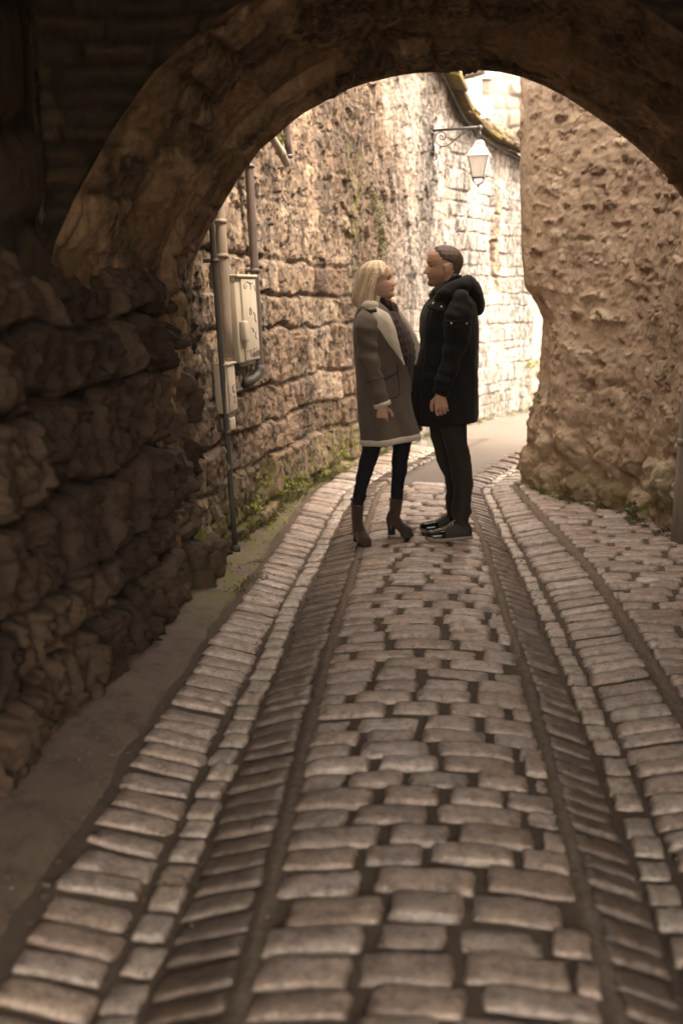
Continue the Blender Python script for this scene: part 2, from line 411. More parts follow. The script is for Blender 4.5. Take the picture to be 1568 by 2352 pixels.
# smooth cement pavement strip along the left wall
t = NT('cement')
c = t.mix(t.noise(3, 6, .65), (.105, .076, .058), (.19, .145, .115))
c = t.mix(t.remap(t.noise(9, 6, .72, w=2), .48, .66, 0, .75), c, (.07, .05, .037))
c = t.mix(t.math('MULTIPLY', t.attr('moss'), t.remap(t.noise(8, 5, .7, w=5), .4, .58)), c, t.mix(t.noise(40, 3), (.075, .07, .018), (.17, .16, .04)))
M_CEM = t.done(c, .8, t.bump(t.noise(30, 6, .7), .45, .008), .4)
Sp = np.linspace(-3.2, 8.3, 420)[:, None]; v = np.linspace(0, 1, 34)[None, :]
inner = L1(Sp)-.012+.028*fbm(Sp*5, Sp*0, 90, 3)-.03*sstep(3.0, 2.4, Sp); outer = np.full_like(Sp, -1.75)
Up = inner+(outer-inner)*v; S2 = Sp+0*v
Zp = zprof(S2, Up)-.012+.012*sstep(0, .12, v)+.010*fbm(S2*2.5, Up*2.5, 93, 4)-.05*(v <= 0)
Zp = np.where(v <= 0, Zp-.03, Zp)
edgew = np.exp(-((Up-inner)/.10)**2)
wallu = np.interp(Sp, [3.5, 4.5, 5.5, 6.5, 7.5], [-1.28, -1.22, -1.1, -1.02, -.93])
mo = np.clip(edgew*.5*sstep(4, 5.2, S2)+np.exp(-((S2-5.15)/.35)**2)*.9+np.exp(-((Up-wallu-.03)/.06)**2)*sstep(5.3, 5.8, S2), 0, 1)
tag(mesh_obj('pavement', np.stack([axis_x(S2)+Up, S2, Zp], -1).reshape(-1, 3), grid_faces(*S2.shape), M_CEM, None, {'moss': mo.ravel()}), kind='structure')

# grit, crumbs of stone and dead leaves that gather on the pavement and in the joints
M_GRIT = plain_mat('grit', (.16, .12, .09), .9, .5, 30)
mb = MB()
for i in range(1500):
    y = random.uniform(1.9, 8.0)
    if random.random() < .55: u = float(L1(y))-abs(random.gauss(0, .16))-.01
    else: f = random.choice((L2, L3, L4, L6, L8, L9, L10)); u = float(f(y))+random.gauss(.01, .03)
    r = random.uniform(.0015, .006)*(1.8 if random.random() < .08 else 1); z = float(zprof(np.array(y), np.array(u)))-.004
    mb.ball((axis_x(y)+u, y, z), (r, r*random.uniform(.6, 1), r*.6), None, 6, 4, random.random())
for i in range(160):
    y = random.uniform(2.0, 8.2); u = float(L1(y))-random.uniform(.0, .34); z = float(zprof(np.array(y), np.array(u)))+.004; a = random.uniform(0, 6.3); L = random.uniform(.012, .03); p = np.array([axis_x(y)+u, y, z]); d = np.array([math.cos(a), math.sin(a), random.uniform(-.1, .3)]); s = np.array([-math.sin(a), math.cos(a), random.uniform(-.3, .3)])
    mb.add([p, p+d*L*.5+s*L*.3, p+d*L, p+d*L*.5-s*L*.3], [(0, 1, 2), (0, 2, 3)], random.random())
tag(mb.build('grit', M_GRIT), kind='stuff')
# ================================================================== WALLS
M_LEFT = stone_mat('ochre_limestone', [(.10, .067, .045), (.22, .151, .10), (.33, .238, .163), (.45, .35, .255)], (.10, .072, .05), stain=(.032, .027, .023), stain_amt=.9, streak=(2.0, 2.0, .45), stain_lo=.37, stain_hi=.53, speck=1.0, moss=(.075, .075, .012))
M_TUN = stone_mat('shade_dark_rubble', [(.028, .018, .0115), (.056, .037, .024), (.10, .068, .045)], (.014, .009, .006), stain_amt=.6, moss=(.05, .05, .012))  # passage shade put into the stone colour
M_SHADE = stone_mat('shade_black_courses', [(.022, .014, .008), (.04, .026, .015), (.07, .046, .027)], (.014, .009, .005), stain_amt=.5)  # unlit darkness of the inner walls put into the stone colour
M_VAULT = stone_mat('smoky_vault_stone', [(.10, .062, .033), (.22, .142, .078), (.36, .245, .145)], (.22, .145, .083), stain=(.02, .016, .012), stain_amt=.9, speck=.55, streak=(1.6, 1.6, 1.6), stain_lo=.45, stain_hi=.58)
M_RIGHT = stone_mat('rubble_in_smeared_mortar', [(.13, .088, .058), (.27, .19, .128), (.42, .315, .215), (.58, .47, .35)], (.40, .298, .208), stain=(.045, .035, .026), stain_amt=.5, speck=.3, streak=(2, 2, 1.2), moss=(.07, .068, .014))
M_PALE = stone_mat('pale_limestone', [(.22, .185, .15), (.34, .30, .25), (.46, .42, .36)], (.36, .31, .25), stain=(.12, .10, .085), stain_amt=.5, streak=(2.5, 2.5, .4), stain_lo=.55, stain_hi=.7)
# ---- left street wall, curving to the right in the distance
lp = smooth_path([(-.735, 5.22), (-.655, 5.98), (-.58, 6.3), (-.50, 6.64), (-.40, 7.17), (-.28, 7.75), (-.11, 8.25), (.15, 8.85), (.55, 9.75), (1.0, 10.6), (1.63, 11.72), (2.42, 12.74)], 3)
top_z = lambda y: np.interp(y, [5, 8, 10.0, 10.5, 11, 11.6, 12.7, 13], [3.7, 3.75, 3.85, 3.62, 3.3, 3.16, 2.98, 2.95])
S, Z, P, N = wall_points(lp, .012, 480, top_z, batter=lambda y: np.interp(y, [6, 9], [.05, .0]))
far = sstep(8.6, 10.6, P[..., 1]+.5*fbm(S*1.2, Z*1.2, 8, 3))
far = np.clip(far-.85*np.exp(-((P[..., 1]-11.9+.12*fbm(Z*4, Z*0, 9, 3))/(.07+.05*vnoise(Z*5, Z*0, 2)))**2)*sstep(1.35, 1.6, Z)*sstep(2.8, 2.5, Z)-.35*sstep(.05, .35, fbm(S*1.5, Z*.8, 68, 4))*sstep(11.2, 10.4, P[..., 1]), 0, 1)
h, ti, mo, pr = masonry(S, Z+.02*S, 11, (.22, .40), (.35, .95), warp=.035, joint=.001, bevel=.026, depth=.038, var=.014, rough=.020, rs=5, vert=.014, wf=3, fade=.25)
h += facets(S, Z, .085, .13, 15, .20, .004)+facets(S, Z, .034, .05, 16, .30, .002)+.006*fbm(S*24, Z*16, 12, 3, .6)
h2, t2, m2, p2 = masonry(S, Z, 13, (.10, .22), (.12, .42), warp=.022, joint=.0, bevel=.02, depth=.015, var=.010, rough=.016, rs=9, wf=4, fade=.4)
h2 += .5*facets(S, Z, .06, .07, 17, .3, .004)
k = sstep(.3, .7, far); h = h*(1-k)+h2*k; ti = ti*(1-k)+(.55+.45*t2)*k; mo = mo*(1-k)*.9+m2*k*.4
render_ = sstep(1.55, 2.1, Z+.5*fbm(S, Z, 61, 3)+.12*(P[..., 1]-7))*sstep(11.1, 10.4, P[..., 1]+.3*fbm(Z*2, S, 70, 2))   # upper part: joints filled, smoother
hs_ = facets(S, Z, .10, .2, 18, .22, .006)+facets(S, Z, .035, .06, 19, .36, .003)+.024*fbm(S*3, Z*2, 66, 4)+.014*fbm(S*13, Z*3.0, 62, 4)
h = h*(1-render_)+(hs_+.18*h)*render_; mo = mo*(1-.9*render_); ti = ti*(1-.6*render_)+.6*render_*(.55+.5*fbm(S*3, Z*1.5, 67, 4))
zz = Z+.18*fbm(S*2.2, Z*2.2, 63, 3)
ms = np.clip(sstep(.55, .05, zz)*(1-.4*k)+.9*np.exp(-((S-3.65)/.16)**2)*sstep(1.4, 1.8, Z)*sstep(3, 2.4, Z)*sstep(.0, .25, fbm(S*7, Z*7, 65, 2)), 0, 1)
wl = empty('street_wall', (.0, 8.5, 0), 'tall weathered ochre stone wall along the left kerb, curving pale into the distance', 'wall')
t = M_LEFT.node_tree; 
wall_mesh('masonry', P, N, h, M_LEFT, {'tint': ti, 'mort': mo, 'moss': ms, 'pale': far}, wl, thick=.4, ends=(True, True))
# far stretch: paler stone colour that also stands in for its bright light
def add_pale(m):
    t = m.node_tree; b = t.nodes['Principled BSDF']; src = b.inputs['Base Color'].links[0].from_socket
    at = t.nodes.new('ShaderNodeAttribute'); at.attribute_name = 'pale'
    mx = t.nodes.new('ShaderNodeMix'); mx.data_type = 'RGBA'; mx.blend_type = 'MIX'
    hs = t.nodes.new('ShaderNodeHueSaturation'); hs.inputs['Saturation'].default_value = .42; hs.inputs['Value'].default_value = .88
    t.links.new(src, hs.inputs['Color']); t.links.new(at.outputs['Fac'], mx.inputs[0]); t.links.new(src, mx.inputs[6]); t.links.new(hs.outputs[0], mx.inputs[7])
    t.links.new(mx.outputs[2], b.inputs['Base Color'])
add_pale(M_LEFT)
# lauze (stone slab) coping on the far stretch of that wall
M_TILE = stone_mat('mossy_roof_slab', [(.045, .03, .019), (.085, .057, .036), (.16, .12, .085)], (.04, .03, .02), stain_amt=.6, moss=(.13, .105, .02))
Q, s = resample(lp, .02); T = np.gradient(Q, axis=0); T /= np.linalg.norm(T, axis=1)[:, None]; NN = np.stack([T[:, 1], -T[:, 0]], 1)
mb = MB()
for lay in range(3):
    i = int(np.argmin(np.abs(Q[:, 1]-8.6)))
    while i < len(Q)-8:
        w = random.uniform(.16, .30); y = Q[i, 1]; z = float(top_z(y)); sl = float(top_z(y+.15)-top_z(y-.15))/.3*T[i, 1]
        n3 = np.array([NN[i, 0], NN[i, 1], 0]); t3 = np.array([T[i, 0], T[i, 1], sl]); t3 /= np.linalg.norm(t3); u3 = np.cross(n3, t3)
        if u3[2] < 0: u3 = -u3
        Mx = np.stack([t3, n3, u3], 1)
        Mx = Mx@np.array(Matrix.Rotation(R(-24+random.gauss(0, 3)), 3, 'X').to_3x3() if False else np.eye(3))
        dip = R(18+random.gauss(0, 4)); n4 = n3*math.cos(dip)-u3*math.sin(dip); u4 = n3*math.sin(dip)+u3*math.cos(dip)
        Mx = np.stack([t3, n4, u4], 1)
        c = np.array([Q[i, 0], Q[i, 1], z])+n3*(.05-.05*lay+random.gauss(0, .015))+np.array([0, 0, .02+.045*lay])
        mb.box(c, (w*.97, .36+random.gauss(0, .03), random.uniform(.026, .045)), Mx, random.random(), .007)
        i += int(w/.02)
o = mb.build('coping', M_TILE, wl, smooth=False)
me = o.data; n = len(me.vertices); co = np.zeros(n*3); me.vertices.foreach_get('co', co); co = co.reshape(-1, 3)
a = me.attributes.new('moss', 'FLOAT', 'POINT'); a.data.foreach_set('value', np.clip(.05+1.6*fbm(co[:, 0]*5, co[:, 1]*5, 4, 2), 0, 1).astype(np.float32))
# ---- right-hand house wall with its undercut rounded corner
rc = [(2.42, 4.2), (2.27, 5.3), (2.13, 6.1), (2.03, 6.68), (1.88, 7.1), (1.62, 7.42), (1.37, 7.88), (1.39, 8.12), (1.62, 8.28), (2.6, 8.42), (4.6, 8.7)]
rp = smooth_path(rc, 2)
S, Z, P, N = wall_points(rp, .010, 520, 5.1, side=-1)
# undercut: the corner is cut back between knee and shoulder height
yc = np.abs(P[..., 1]-7.95)
ang = np.interp(Z, [-.2, 0, .25, .45, .62, .78, 1.30, 1.42, 1.56, 1.75, 2.3, 3.3, 5], [.09, .09, .095, .11, .18, .235, .235, .17, .06, .03, .0, -.05, -.06])
wgt = np.exp(-(yc/.33)**2)
P[..., 0] += ang*wgt*1.0; P[..., 1] -= ang*wgt*.15
Zs = Z-.14*S+.05*np.sin(S*2.1)
h1, ti, mo, pr = masonry(S, Zs, 21, (.09, .16), (.11, .30), warp=.06, joint=.014, bevel=.05, depth=0, var=.014, rough=.0, wf=2.5)
pit = fbm(S*16, Zs*13, 24, 4, .7); body = fbm(S*5, Zs*5, 25, 3)
stone_h = .016+.030*body+.034*pit+1.0*h1+facets(S, Zs, .06, .05, 30, .5, .008)+facets(S, Zs, .025, .025, 32, .5, .003)
mort_h = .020*fbm(S*3, Z*3, 26, 3)+.012*fbm(S*8, Zs*16, 27, 3)+.004
pr2 = np.clip(pr*1.1-.15+.55*fbm(S*8, Zs*9, 28, 3), 0, 1)
pr2 = sstep(-.15, .32, pr2)
h = mort_h*(1-pr2)+stone_h*pr2
big = sstep(.75, .2, Z+.2*fbm(S*2, Z*2, 29, 2))  # bare boulders low down
fb_ = facets(S, Zs, .09, .08, 34, .45, .01)
hb, tb, mb_, pb = masonry(S, Zs*1.0, 23, (.2, .34), (.22, .45), warp=.09, joint=.008, bevel=.08, depth=.07, var=.02, rough=.022, rs=6)
h = h*(1-big)+(hb+.02+fb_)*big; h *= 1-.6*np.exp(-(yc/.22)**2)*sstep(.7, 1.0, Z); ti = ti*(1-big)+tb*big; mort = (1-pr2)*(1-big)+mb_*.8*big
ms = sstep(.6, .0, Z+.25*fbm(S*3, Z*3, 64, 3))*.8
wr = empty('corner_house', (2.2, 6.8, 0), 'tan rubble house wall with smeared mortar and an undercut corner on the right', 'house')
wall_mesh('wall', P, N, h, M_RIGHT, {'tint': ti, 'mort': mort, 'moss': ms}, wr, side=-1, thick=.4, ends=(True, True))
# ---- the archway: one profile swept back from its front plane
TD = np.array([.0761, .9971]); UD = np.array([.9971, -.0761]); P0 = np.array([-.68, 5.4]); W0 = TD@P0
def on_plane(x, y, w=0.0):
    r = ray(x, y); t = (W0+w)/(TD@r[:2]); p = r*t
    return np.array([UD@p[:2], EYE+p[2]])
apx = [(440, 640), (446, 600), (470, 545), (500, 490), (545, 415), (600, 340), (650, 295), (700, 255), (750, 225), (800, 201), (850, 185), (900, 175), (950, 169), (1020, 165), (1100, 162), (1150, 166), (1200, 178), (1250, 198), (1300, 224), (1350, 257), (1400, 291), (1450, 330), (1500, 374), (1568, 450), (1615, 530), (1640, 610), (1652, 690)]
A = np.array([on_plane(*p) for p in apx])
A = np.concatenate([[[A[0, 0]-.005, -.15], [A[0, 0], .8]], A, [[A[-1, 0]+.02, .8], [A[-1, 0]+.03, -.15]]])
A, sA = resample(A, .014); nA = len(A); cA = np.array([(A[0, 0]+A[-1, 0])/2, 1.3])
def offset(pr_, d_side, d_top):
    T = np.gradient(pr_, axis=0); T /= np.linalg.norm(T, axis=1)[:, None]; Nn = np.stack([-T[:, 1], T[:, 0]], 1)  # outward
    for _ in range(30): Nn = np.concatenate([Nn[:1], (Nn[:-2]+Nn[1:-1]*2+Nn[2:])/4, Nn[-1:]]); 
    Nn /= np.linalg.norm(Nn, axis=1)[:, None]
    d = d_side+(d_top-d_side)*np.clip(Nn[:, 1:2], 0, 1)
    return pr_+Nn*d
B = offset(A, .05, .055); B2 = offset(A, .17, .12); B2[:, 0] -= .08
boxu0, boxu1 = -1.42, 2.5
def to_box(pr_, u0, u1, z1):
    Q = pr_.copy()
    for i, (u, z) in enumerate(pr_):
        d = np.array([u, z])-cA
        if z < cA[1]: d[1] = 0
        d /= np.linalg.norm(d); c = [1e9]
        if d[0] > 1e-6: c.append((u1-cA[0])/d[0])
        if d[0] < -1e-6: c.append((u0-cA[0])/d[0])
        if d[1] > 1e-6: c.append((z1-cA[1])/d[1])
        tt = min(c); Q[i] = cA+d*tt
        if z < cA[1]: Q[i, 1] = z
    return Q
def pt(pr_, w):
    p = pr_[:, 0:1]*UD[None]+(W0+w)*TD[None]
    return np.concatenate([p, pr_[:, 1:2]], 1)
arch = empty('archway', (.6, 5.0, 0), 'dark vaulted stone passage framing the lane, seen from inside', 'archway')
def sweep(name, rows, mat, seed, fn, parent):
    """rows: list of (profile, w) lofted; displaced along the numeric normal"""
    G = []
    for (p0, w0), (p1, w1) in zip(rows[:-1], rows[1:]):
        a, b = pt(p0, w0), pt(p1, w1); n = max(2, int(np.linalg.norm(b-a, axis=1).max()/.016))
        for tt in np.linspace(0, 1, n, endpoint=False): G.append(a+(b-a)*tt)
    G.append(pt(*rows[-1])); G = np.array(G)
    du = np.gradient(G, axis=1); dv = np.gradient(G, axis=0); Nn = np.cross(du, dv); Nn /= np.linalg.norm(Nn, axis=2)[..., None]+1e-9
    V = np.cumsum(np.r_[0, np.linalg.norm(np.diff(G[:, nA//2], axis=0), axis=1)])[:, None]+0*G[..., 0]; U = sA[None]+0*G[..., 0]
    h, ti, mo = fn(U, V, G)
    G = G+Nn*h[..., None]
    return mesh_obj(name, G.reshape(-1, 3), grid_faces(*G.shape[:2]), mat, parent, {'tint': ti.ravel(), 'mort': mo.ravel(), 'moss': np.zeros(G.shape[0]*nA)})
def f_ring(U, V, G):
    h, ti, mo, p = masonry(V, U, 31, (.16, .3), (.2, .5), warp=.05, joint=.0, bevel=.022, depth=.022, var=.010, rough=.018, rs=6)
    h = h+facets(V, U, .12, .12, 53, .22, .006)+facets(V, U, .04, .04, 54, .3, .002)
    return (h*sstep(0, .06, V)+.016*fbm(U*2.2, U*0, 33, 3))*sstep(0, .07, V.max(0)[None]-V), ti, mo*.6
def f_vault(U, V, G):
    h, ti, mo, p = masonry(V, U, 35, (.12, .22), (.2, .45), warp=.05, joint=.0, bevel=.028, depth=.026, var=.011, rough=.016, rs=5, fade=.3)
    h = h+facets(V, U, .11, .10, 55, .18, .005)+facets(V, U, .04, .04, 56, .35, .003)
    return h*sstep(0, .08, V)*sstep(0, .05, V.max(0)[None]-V), ti, mo*.5
def f_face(U, V, G):
    h, ti, mo, p = masonry(G[..., 0]+G[..., 1]*.3, G[..., 2], 37, (.06, .10), (.2, .5), warp=.03, joint=.004, bevel=.03, depth=.035, var=.012, rough=.012)
    return h*sstep(0, .05, V), ti, mo
FAC = to_box(B, -2.6, 3.6, 3.7); CB = to_box(B2, boxu0, boxu1, 3.55)
sweep('arch_ring', [(A, 0), (A, -.44), (B, -.49)], M_VAULT, 1, f_ring, arch)
sweep('vault', [(B, -.49), (B2, -1.42)], M_VAULT, 2, f_vault, arch)
sweep('end_wall', [(B2, -1.42), (CB, -1.47)], M_SHADE, 3, f_face, arch)
sweep('passage_wall', [(CB, -1.47), (CB, -7.5)], M_SHADE, 4, lambda U, V, G: (lambda q: (q[0], q[1], q[2]))(masonry(V, U, 39, (.2, .3), (.3, .6), warp=.05, depth=.04, var=.02, rough=.02)), arch)
fac = sweep('facade', [(FAC, -7.5), (FAC, .0), (A, 0)], M_RIGHT, 5, lambda U, V, G: (0*U, vnoise(U*4, V*4, 3), 0*U), arch)  # front facade, plus an outer shell added to block light leaks
# rough lower side walls of the passage
tp = smooth_path([(-1.32, -2.7), (-1.28, 0), (-1.2, 1.8), (-1.09, 2.85), (-1.05, 3.2), (-.99, 3.6), (-.90, 4.1), (-.84, 4.6), (-.77, 5.1), (-.70, 5.45)], 2)
S, Z, P, N = wall_points(tp, .013, 170, 1.72, batter=.045)
h, ti, mo, pr = masonry(S, Z, 41, (.19, .38), (.18, .55), warp=.05, joint=.004, bevel=.030, depth=.062, var=.020, rough=.026, rs=6, holes=.05, wf=3, vert=.018, vs=(13, 5), fade=.1)
h += facets(S, Z, .17, .24, 49, .30, .014)+facets(S, Z, .08, .10, 59, .4, .005)+facets(S, Z, .05, .06, 50, .45, .005)+.012*fbm(S*3, Z*1.0, 47, 3)+.012*fbm(S*20, Z*14, 48, 3)
h -= .16*sstep(1.45, 1.72, Z+.1*fbm(S*2, Z*0, 44, 2))**2
h += .03*sstep(.4, 0, Z)
h -= .06*sstep(-.12, .0, (S-S.max())+.10*fbm(Z*4, Z*0, 45, 3)-.02)*sstep(.2, .7, Z)
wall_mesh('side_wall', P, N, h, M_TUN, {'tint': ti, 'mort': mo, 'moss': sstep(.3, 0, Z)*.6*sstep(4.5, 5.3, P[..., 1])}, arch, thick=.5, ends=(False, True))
tp2 = smooth_path([(2.25, -2.7), (2.3, 0), (2.32, 3), (2.3, 5.2)], 2)
S, Z, P, N = wall_points(tp2, .03, 60, 1.72, side=-1, batter=.045)
h, ti, mo, pr = masonry(S, Z, 43, (.17, .34), (.2, .5), warp=.08, joint=.004, bevel=.09, depth=.06, var=.03, rough=.03, rs=4)
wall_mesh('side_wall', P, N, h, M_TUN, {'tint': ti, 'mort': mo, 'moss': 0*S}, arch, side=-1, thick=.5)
# ---- pale corner house closing the view
fh = empty('tall_house', (2.4, 17, 0), 'tall pale stone house with a quoined corner rising behind the coping', 'house')
cx = on_y(1066, 300, 16.0)[0]
qz = np.linspace(0, 7.5, 330)
hp = [(cx-5.0, 18.2), (cx, 16.0), (cx+5.5, 16.9)]
hp1, _ = resample(hp[:2], .02); hp2, _ = resample(hp[1:], .02)
for i, pth in enumerate((hp1, hp2)):
    S, Z, P, N = wall_points(pth, .022, 330, 7.5)
    h, ti, mo, pr = masonry(S, Z, 51+i, (.16, .26), (.2, .45), warp=.03, joint=.004, bevel=.03, depth=.02, var=.012, rough=.008)
    if i == 0: ti = ti*.6  # shade of the turned-away left face put into its stone tint
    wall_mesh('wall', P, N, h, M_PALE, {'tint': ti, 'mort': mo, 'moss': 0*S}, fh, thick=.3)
mb = MB(); z = 0.0; i = 0
while z < 7.4:
    hh = random.uniform(.24, .34); a, b = (.42, .24) if i % 2 else (.24, .42)
    d1 = (hp1[0]-hp1[-1]); d1 /= np.linalg.norm(d1); d2 = hp2[-1]-hp2[0]; d2 /= np.linalg.norm(d2)
    n1 = np.array([d1[1], -d1[0]]); n1 = n1 if n1[1] < 0 else -n1; n2 = np.array([d2[1], -d2[0]]); n2 = n2 if n2[1] < 0 else -n2
    c0 = np.array([cx, 16.0]); e = .03
    pl = [c0+n1*e*.7+n2*e*.7, c0+d1*a+n1*e, c0+d1*a-n1*.1, c0-n1*.2-n2*.2, c0+d2*b-n2*.1, c0+d2*b+n2*e]
    V = [(p[0], p[1], z+.006) for p in pl]+[(p[0], p[1], z+hh-.006) for p in pl]
    F = [tuple(range(5, -1, -1)), tuple(range(6, 12))]+[(k, (k+1) % 6, (k+1) % 6+6, k+6) for k in range(6)]
    mb.add(V, F, random.uniform(.6, 1)); z += hh; i += 1
M_QUOIN = plain_mat('white_quoin_stone', (.62, .58, .50), .85, .12, 14, .4, .006)
mb.build('quoin', M_QUOIN, fh, smooth=False)
M_TIMB = plain_mat('dark_eave_timber', (.07, .052, .04), .8, .3, 12)
p1, p2 = on_y(950, 205, 15.9), on_y(1112, 162, 15.6)
mb = MB(); mb.tube([p1, p2], .06, 6); p3 = p1+np.array([-2.5, .6, -.3]); mb.tube([p3, p1], .06, 6); mb.build('eave_beam', M_TIMB, fh)
# ---- plastered house down the lane
ph = empty('plastered_house', (4, 14.2, 0), 'grey plastered house front with a stained lower wall seen in the gap by the corner', 'house')
t = NT('stained_plaster')
c = t.mix(t.remap(t.noise(1.5, 5, .65, (1.5, 1.5, .5), w=1), .45, .7), (.34, .31, .30), (.20, .185, .18))
M_PLAS = t.done(c, .85, t.bump(t.noise(60, 4, .6), .3, .004), .3)
x0 = on_y(1214, 800, 14.1)[0]
mb = MB(); mb.box((x0+2.5, 14.5, 3.2), (5, .6, 4.9)); mb.build('wall', M_PLAS, ph, smooth=False)
S, Z, P, N = wall_points(resample([(x0-.05, 14.12), (x0+5, 14.12)], .03)[0], .03, 40, .78)
h, ti, mo, pr = masonry(S, Z, 57, (.16, .26), (.25, .5), warp=.03, depth=.02)
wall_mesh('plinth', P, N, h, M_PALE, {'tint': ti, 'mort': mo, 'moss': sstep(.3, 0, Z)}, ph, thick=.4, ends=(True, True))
# ================================================================== THINGS ON THE WALLS
LQ, _ = resample(lp, .02)
def wall_x(y, z): return np.interp(y, LQ[:, 1], LQ[:, 0])-np.interp(y, [6, 9], [.05, 0])*max(z, 0)
def on_wall(x, y, prot=0.0):
    r = ray(x, y); prev = None
    for tt in np.linspace(3.5, 16, 2500):
        p = np.array([0, 0, EYE])+r*tt
        f = p[0]-wall_x(p[1], p[2])-prot
        if prev is not None and prev[0] > 0 >= f: return p
        if prev is not None and prev[0] <= 0 < f and False: return p
        prev = (f, p)
    return p
def wall_n(y):
    i = int(np.argmin(np.abs(LQ[:, 1]-y))); t = LQ[min(i+3, len(LQ)-1)]-LQ[max(i-3, 0)]; t /= np.linalg.norm(t); return np.array([t[1], -t[0], 0])
def wall_line(pts, prot):
    """straight pipe through measured points, kept clear of the stone"""
    P = np.array([on_wall(*p, prot) for p in pts]); return P
M_COND = plain_mat('dull_green_grey_conduit', (.045, .042, .034), .55, .3, 9, .2, dirt=(.03, .026, .02))
M_TRUNK = plain_mat('stained_beige_trunking', (.27, .215, .16), .6, .25, 7, .2, dirt=(.13, .10, .07))
M_DOWN = plain_mat('brown_painted_pipe', (.075, .052, .045), .5, .3, 9, .25, dirt=(.035, .026, .022))
M_PGREY = plain_mat('old_grey_pipe', (.26, .22, .18), .55, .25, 9, .25, dirt=(.1, .08, .06))
M_BOX = plain_mat('grimy_cream_box', (.37, .315, .24), .5, .14, 8, .12, dirt=(.26, .21, .15))
M_INK = plain_mat('black_marker', (.09, .075, .07), .6, .1)
M_DARK = plain_mat('black_gap', (.012, .01, .009), .8, .1)
def clip_brackets(root, P, r, mat, ks):
    for k in ks:
        c = P[0]+(P[-1]-P[0])*k; d = (P[-1]-P[0])/np.linalg.norm(P[-1]-P[0]); n = wall_n(c[1])
        mb = MB(); mb.tube([c-d*.012, c+d*.012], r+.006, 14); mb.box(c-n*(r+.02), (.05, .03, .022)); mb.build('bracket', mat, root)
# dark conduit down to the pavement
base = on_z(541, 1262, .01)
top = on_wall(487, 528, .05); dirv = top-base
P = np.array([base+dirv*k for k in np.linspace(0, 1.75, 12)])
r_ = empty('conduit', base, 'thin dark conduit rising from the mossy pavement beside the utility boxes', 'pipe')
mb = MB(); mb.tube(P, .017, 14); mb.build('pipe', M_COND, r_); clip_brackets(r_, P, .017, M_COND, (.22, .52, .8))
mb = MB(); mb.tube([base+np.array([0, 0, -.02]), base+np.array([0, 0, .03])], .03, 12); mb.build('foot', M_COND, r_)
# beige trunking
a, b = on_wall(524, 822, .045), on_wall(507, 528, .045); P = np.array([a+(b-a)*k for k in np.linspace(0, 1.9, 8)])
r_ = empty('cable_trunking', a, 'stained beige rectangular cable trunking ending above the small lower box', 'cable trunking')
mb = MB(); th = np.linspace(0, 2*math.pi, 16, endpoint=False)
mb.tube(P, .033, 16, ry=.028, fold=None); mb.build('duct', M_TRUNK, r_); clip_brackets(r_, P, .032, M_TRUNK, (.42, .56))
# brown downpipe with elbow
a, b = on_wall(596, 838, .065), on_wall(576, 453, .065)
P = [a+(b-a)*k for k in np.linspace(1.9, 0.0, 14)]; n = wall_n(a[1]); n2 = np.array([-n[1]*-1, -n[0], 0])
P += [a+np.array([0, 0, -.03]), a+np.array([-.012, -.02, -.065]), a+np.array([-.045, -.08, -.09]), a+np.array([-.09, -.15, -.10])]
r_ = empty('downpipe', a, 'brown painted downpipe ending in an elbow right of the cream utility box', 'pipe')
mb = MB(); mb.tube(P[:15], .027, 16); mb.build('pipe', M_DOWN, r_)
mb = MB(); mb.tube(P[13:], .031, 16); mb.build('elbow', M_COND, r_); clip_brackets(r_, np.array([P[13], P[0]]), .027, M_DOWN, (.3, .62))
# pale slanting pipe and thin upright pipe higher up
P = wall_line([(611, 292), (623, 313), (645, 348), (659, 377)], .10)
r_ = empty('overflow_pipe', P[-1], 'short pale slanting overflow pipe high on the wall under the arch edge', 'pipe')
d = P[0]-P[1]; d /= np.linalg.norm(d); P = np.concatenate([[P[0]+d*.8], P])
mb = MB(); mb.tube(P, .026, 14); mb.build('pipe', M_PGREY, r_); mb = MB(); q = P[-2]; dd = P[-1]-q; mb.tube([q-dd*.1, q+dd*.25], .031, 14); mb.build('socket', M_PGREY, r_)
a, b = on_wall(663, 364, .07), on_wall(658, 292, .07)
r_ = empty('rain_pipe', a, 'upright brown rain pipe behind the pale slanting one', 'pipe')
P = np.array([a+(b-a)*k for k in np.linspace(0, 4, 8)]); mb = MB(); mb.tube(P, .026, 14); mb.build('pipe', M_DOWN, r_); clip_brackets(r_, P, .026, M_DOWN, (.02,))
# utility boxes
def wall_box(pA, pB, pC, prot, name, label, cat):
    """pA: front top left, pB: front top right, pC: front bottom (measured)"""
    a, b, c = on_wall(*pA, prot), on_wall(*pB, prot), on_wall(*pC, prot)
    lean = (c-b)/(c[2]-b[2]) if abs(c[2]-b[2]) > .01 else np.array([0, 0, 1.]); lean = np.array([.05, 0, 1.])
    ey = np.array([b[0]-a[0], b[1]-a[1], 0]); w = np.linalg.norm(ey); ey /= w; n = np.array([ey[1], -ey[0], 0]); ez = np.array([-.05, 0, 1]); ez /= np.linalg.norm(ez)
    top = (a[2]+b[2])/2; hgt = top-c[2]; o = np.array([a[0], a[1], top])
    root = empty(name, o-ez*hgt, label, cat)
    M = np.stack([ey, n, ez], 1)
    def at(u, v, d=0.0): return o+ey*u*w-ez*v*hgt+n*d
    return root, M, at, w, hgt
root, M, at, w, hg = wall_box((538, 618), (583, 652), (584, 828), .075, 'utility_box', 'cream wall-mounted utility box with marker scribbles and a keyhole handle', 'utility box')
mb = MB(); mb.box(at(.5, .5, -.045), (w, .09, hg), M, 0, .008); mb.build('case', M_BOX, root)
mb = MB(); mb.box(at(.60, .5, .006), (w*.74, .014, hg*.965), M, 0, .005); mb.build('door', M_BOX, root)
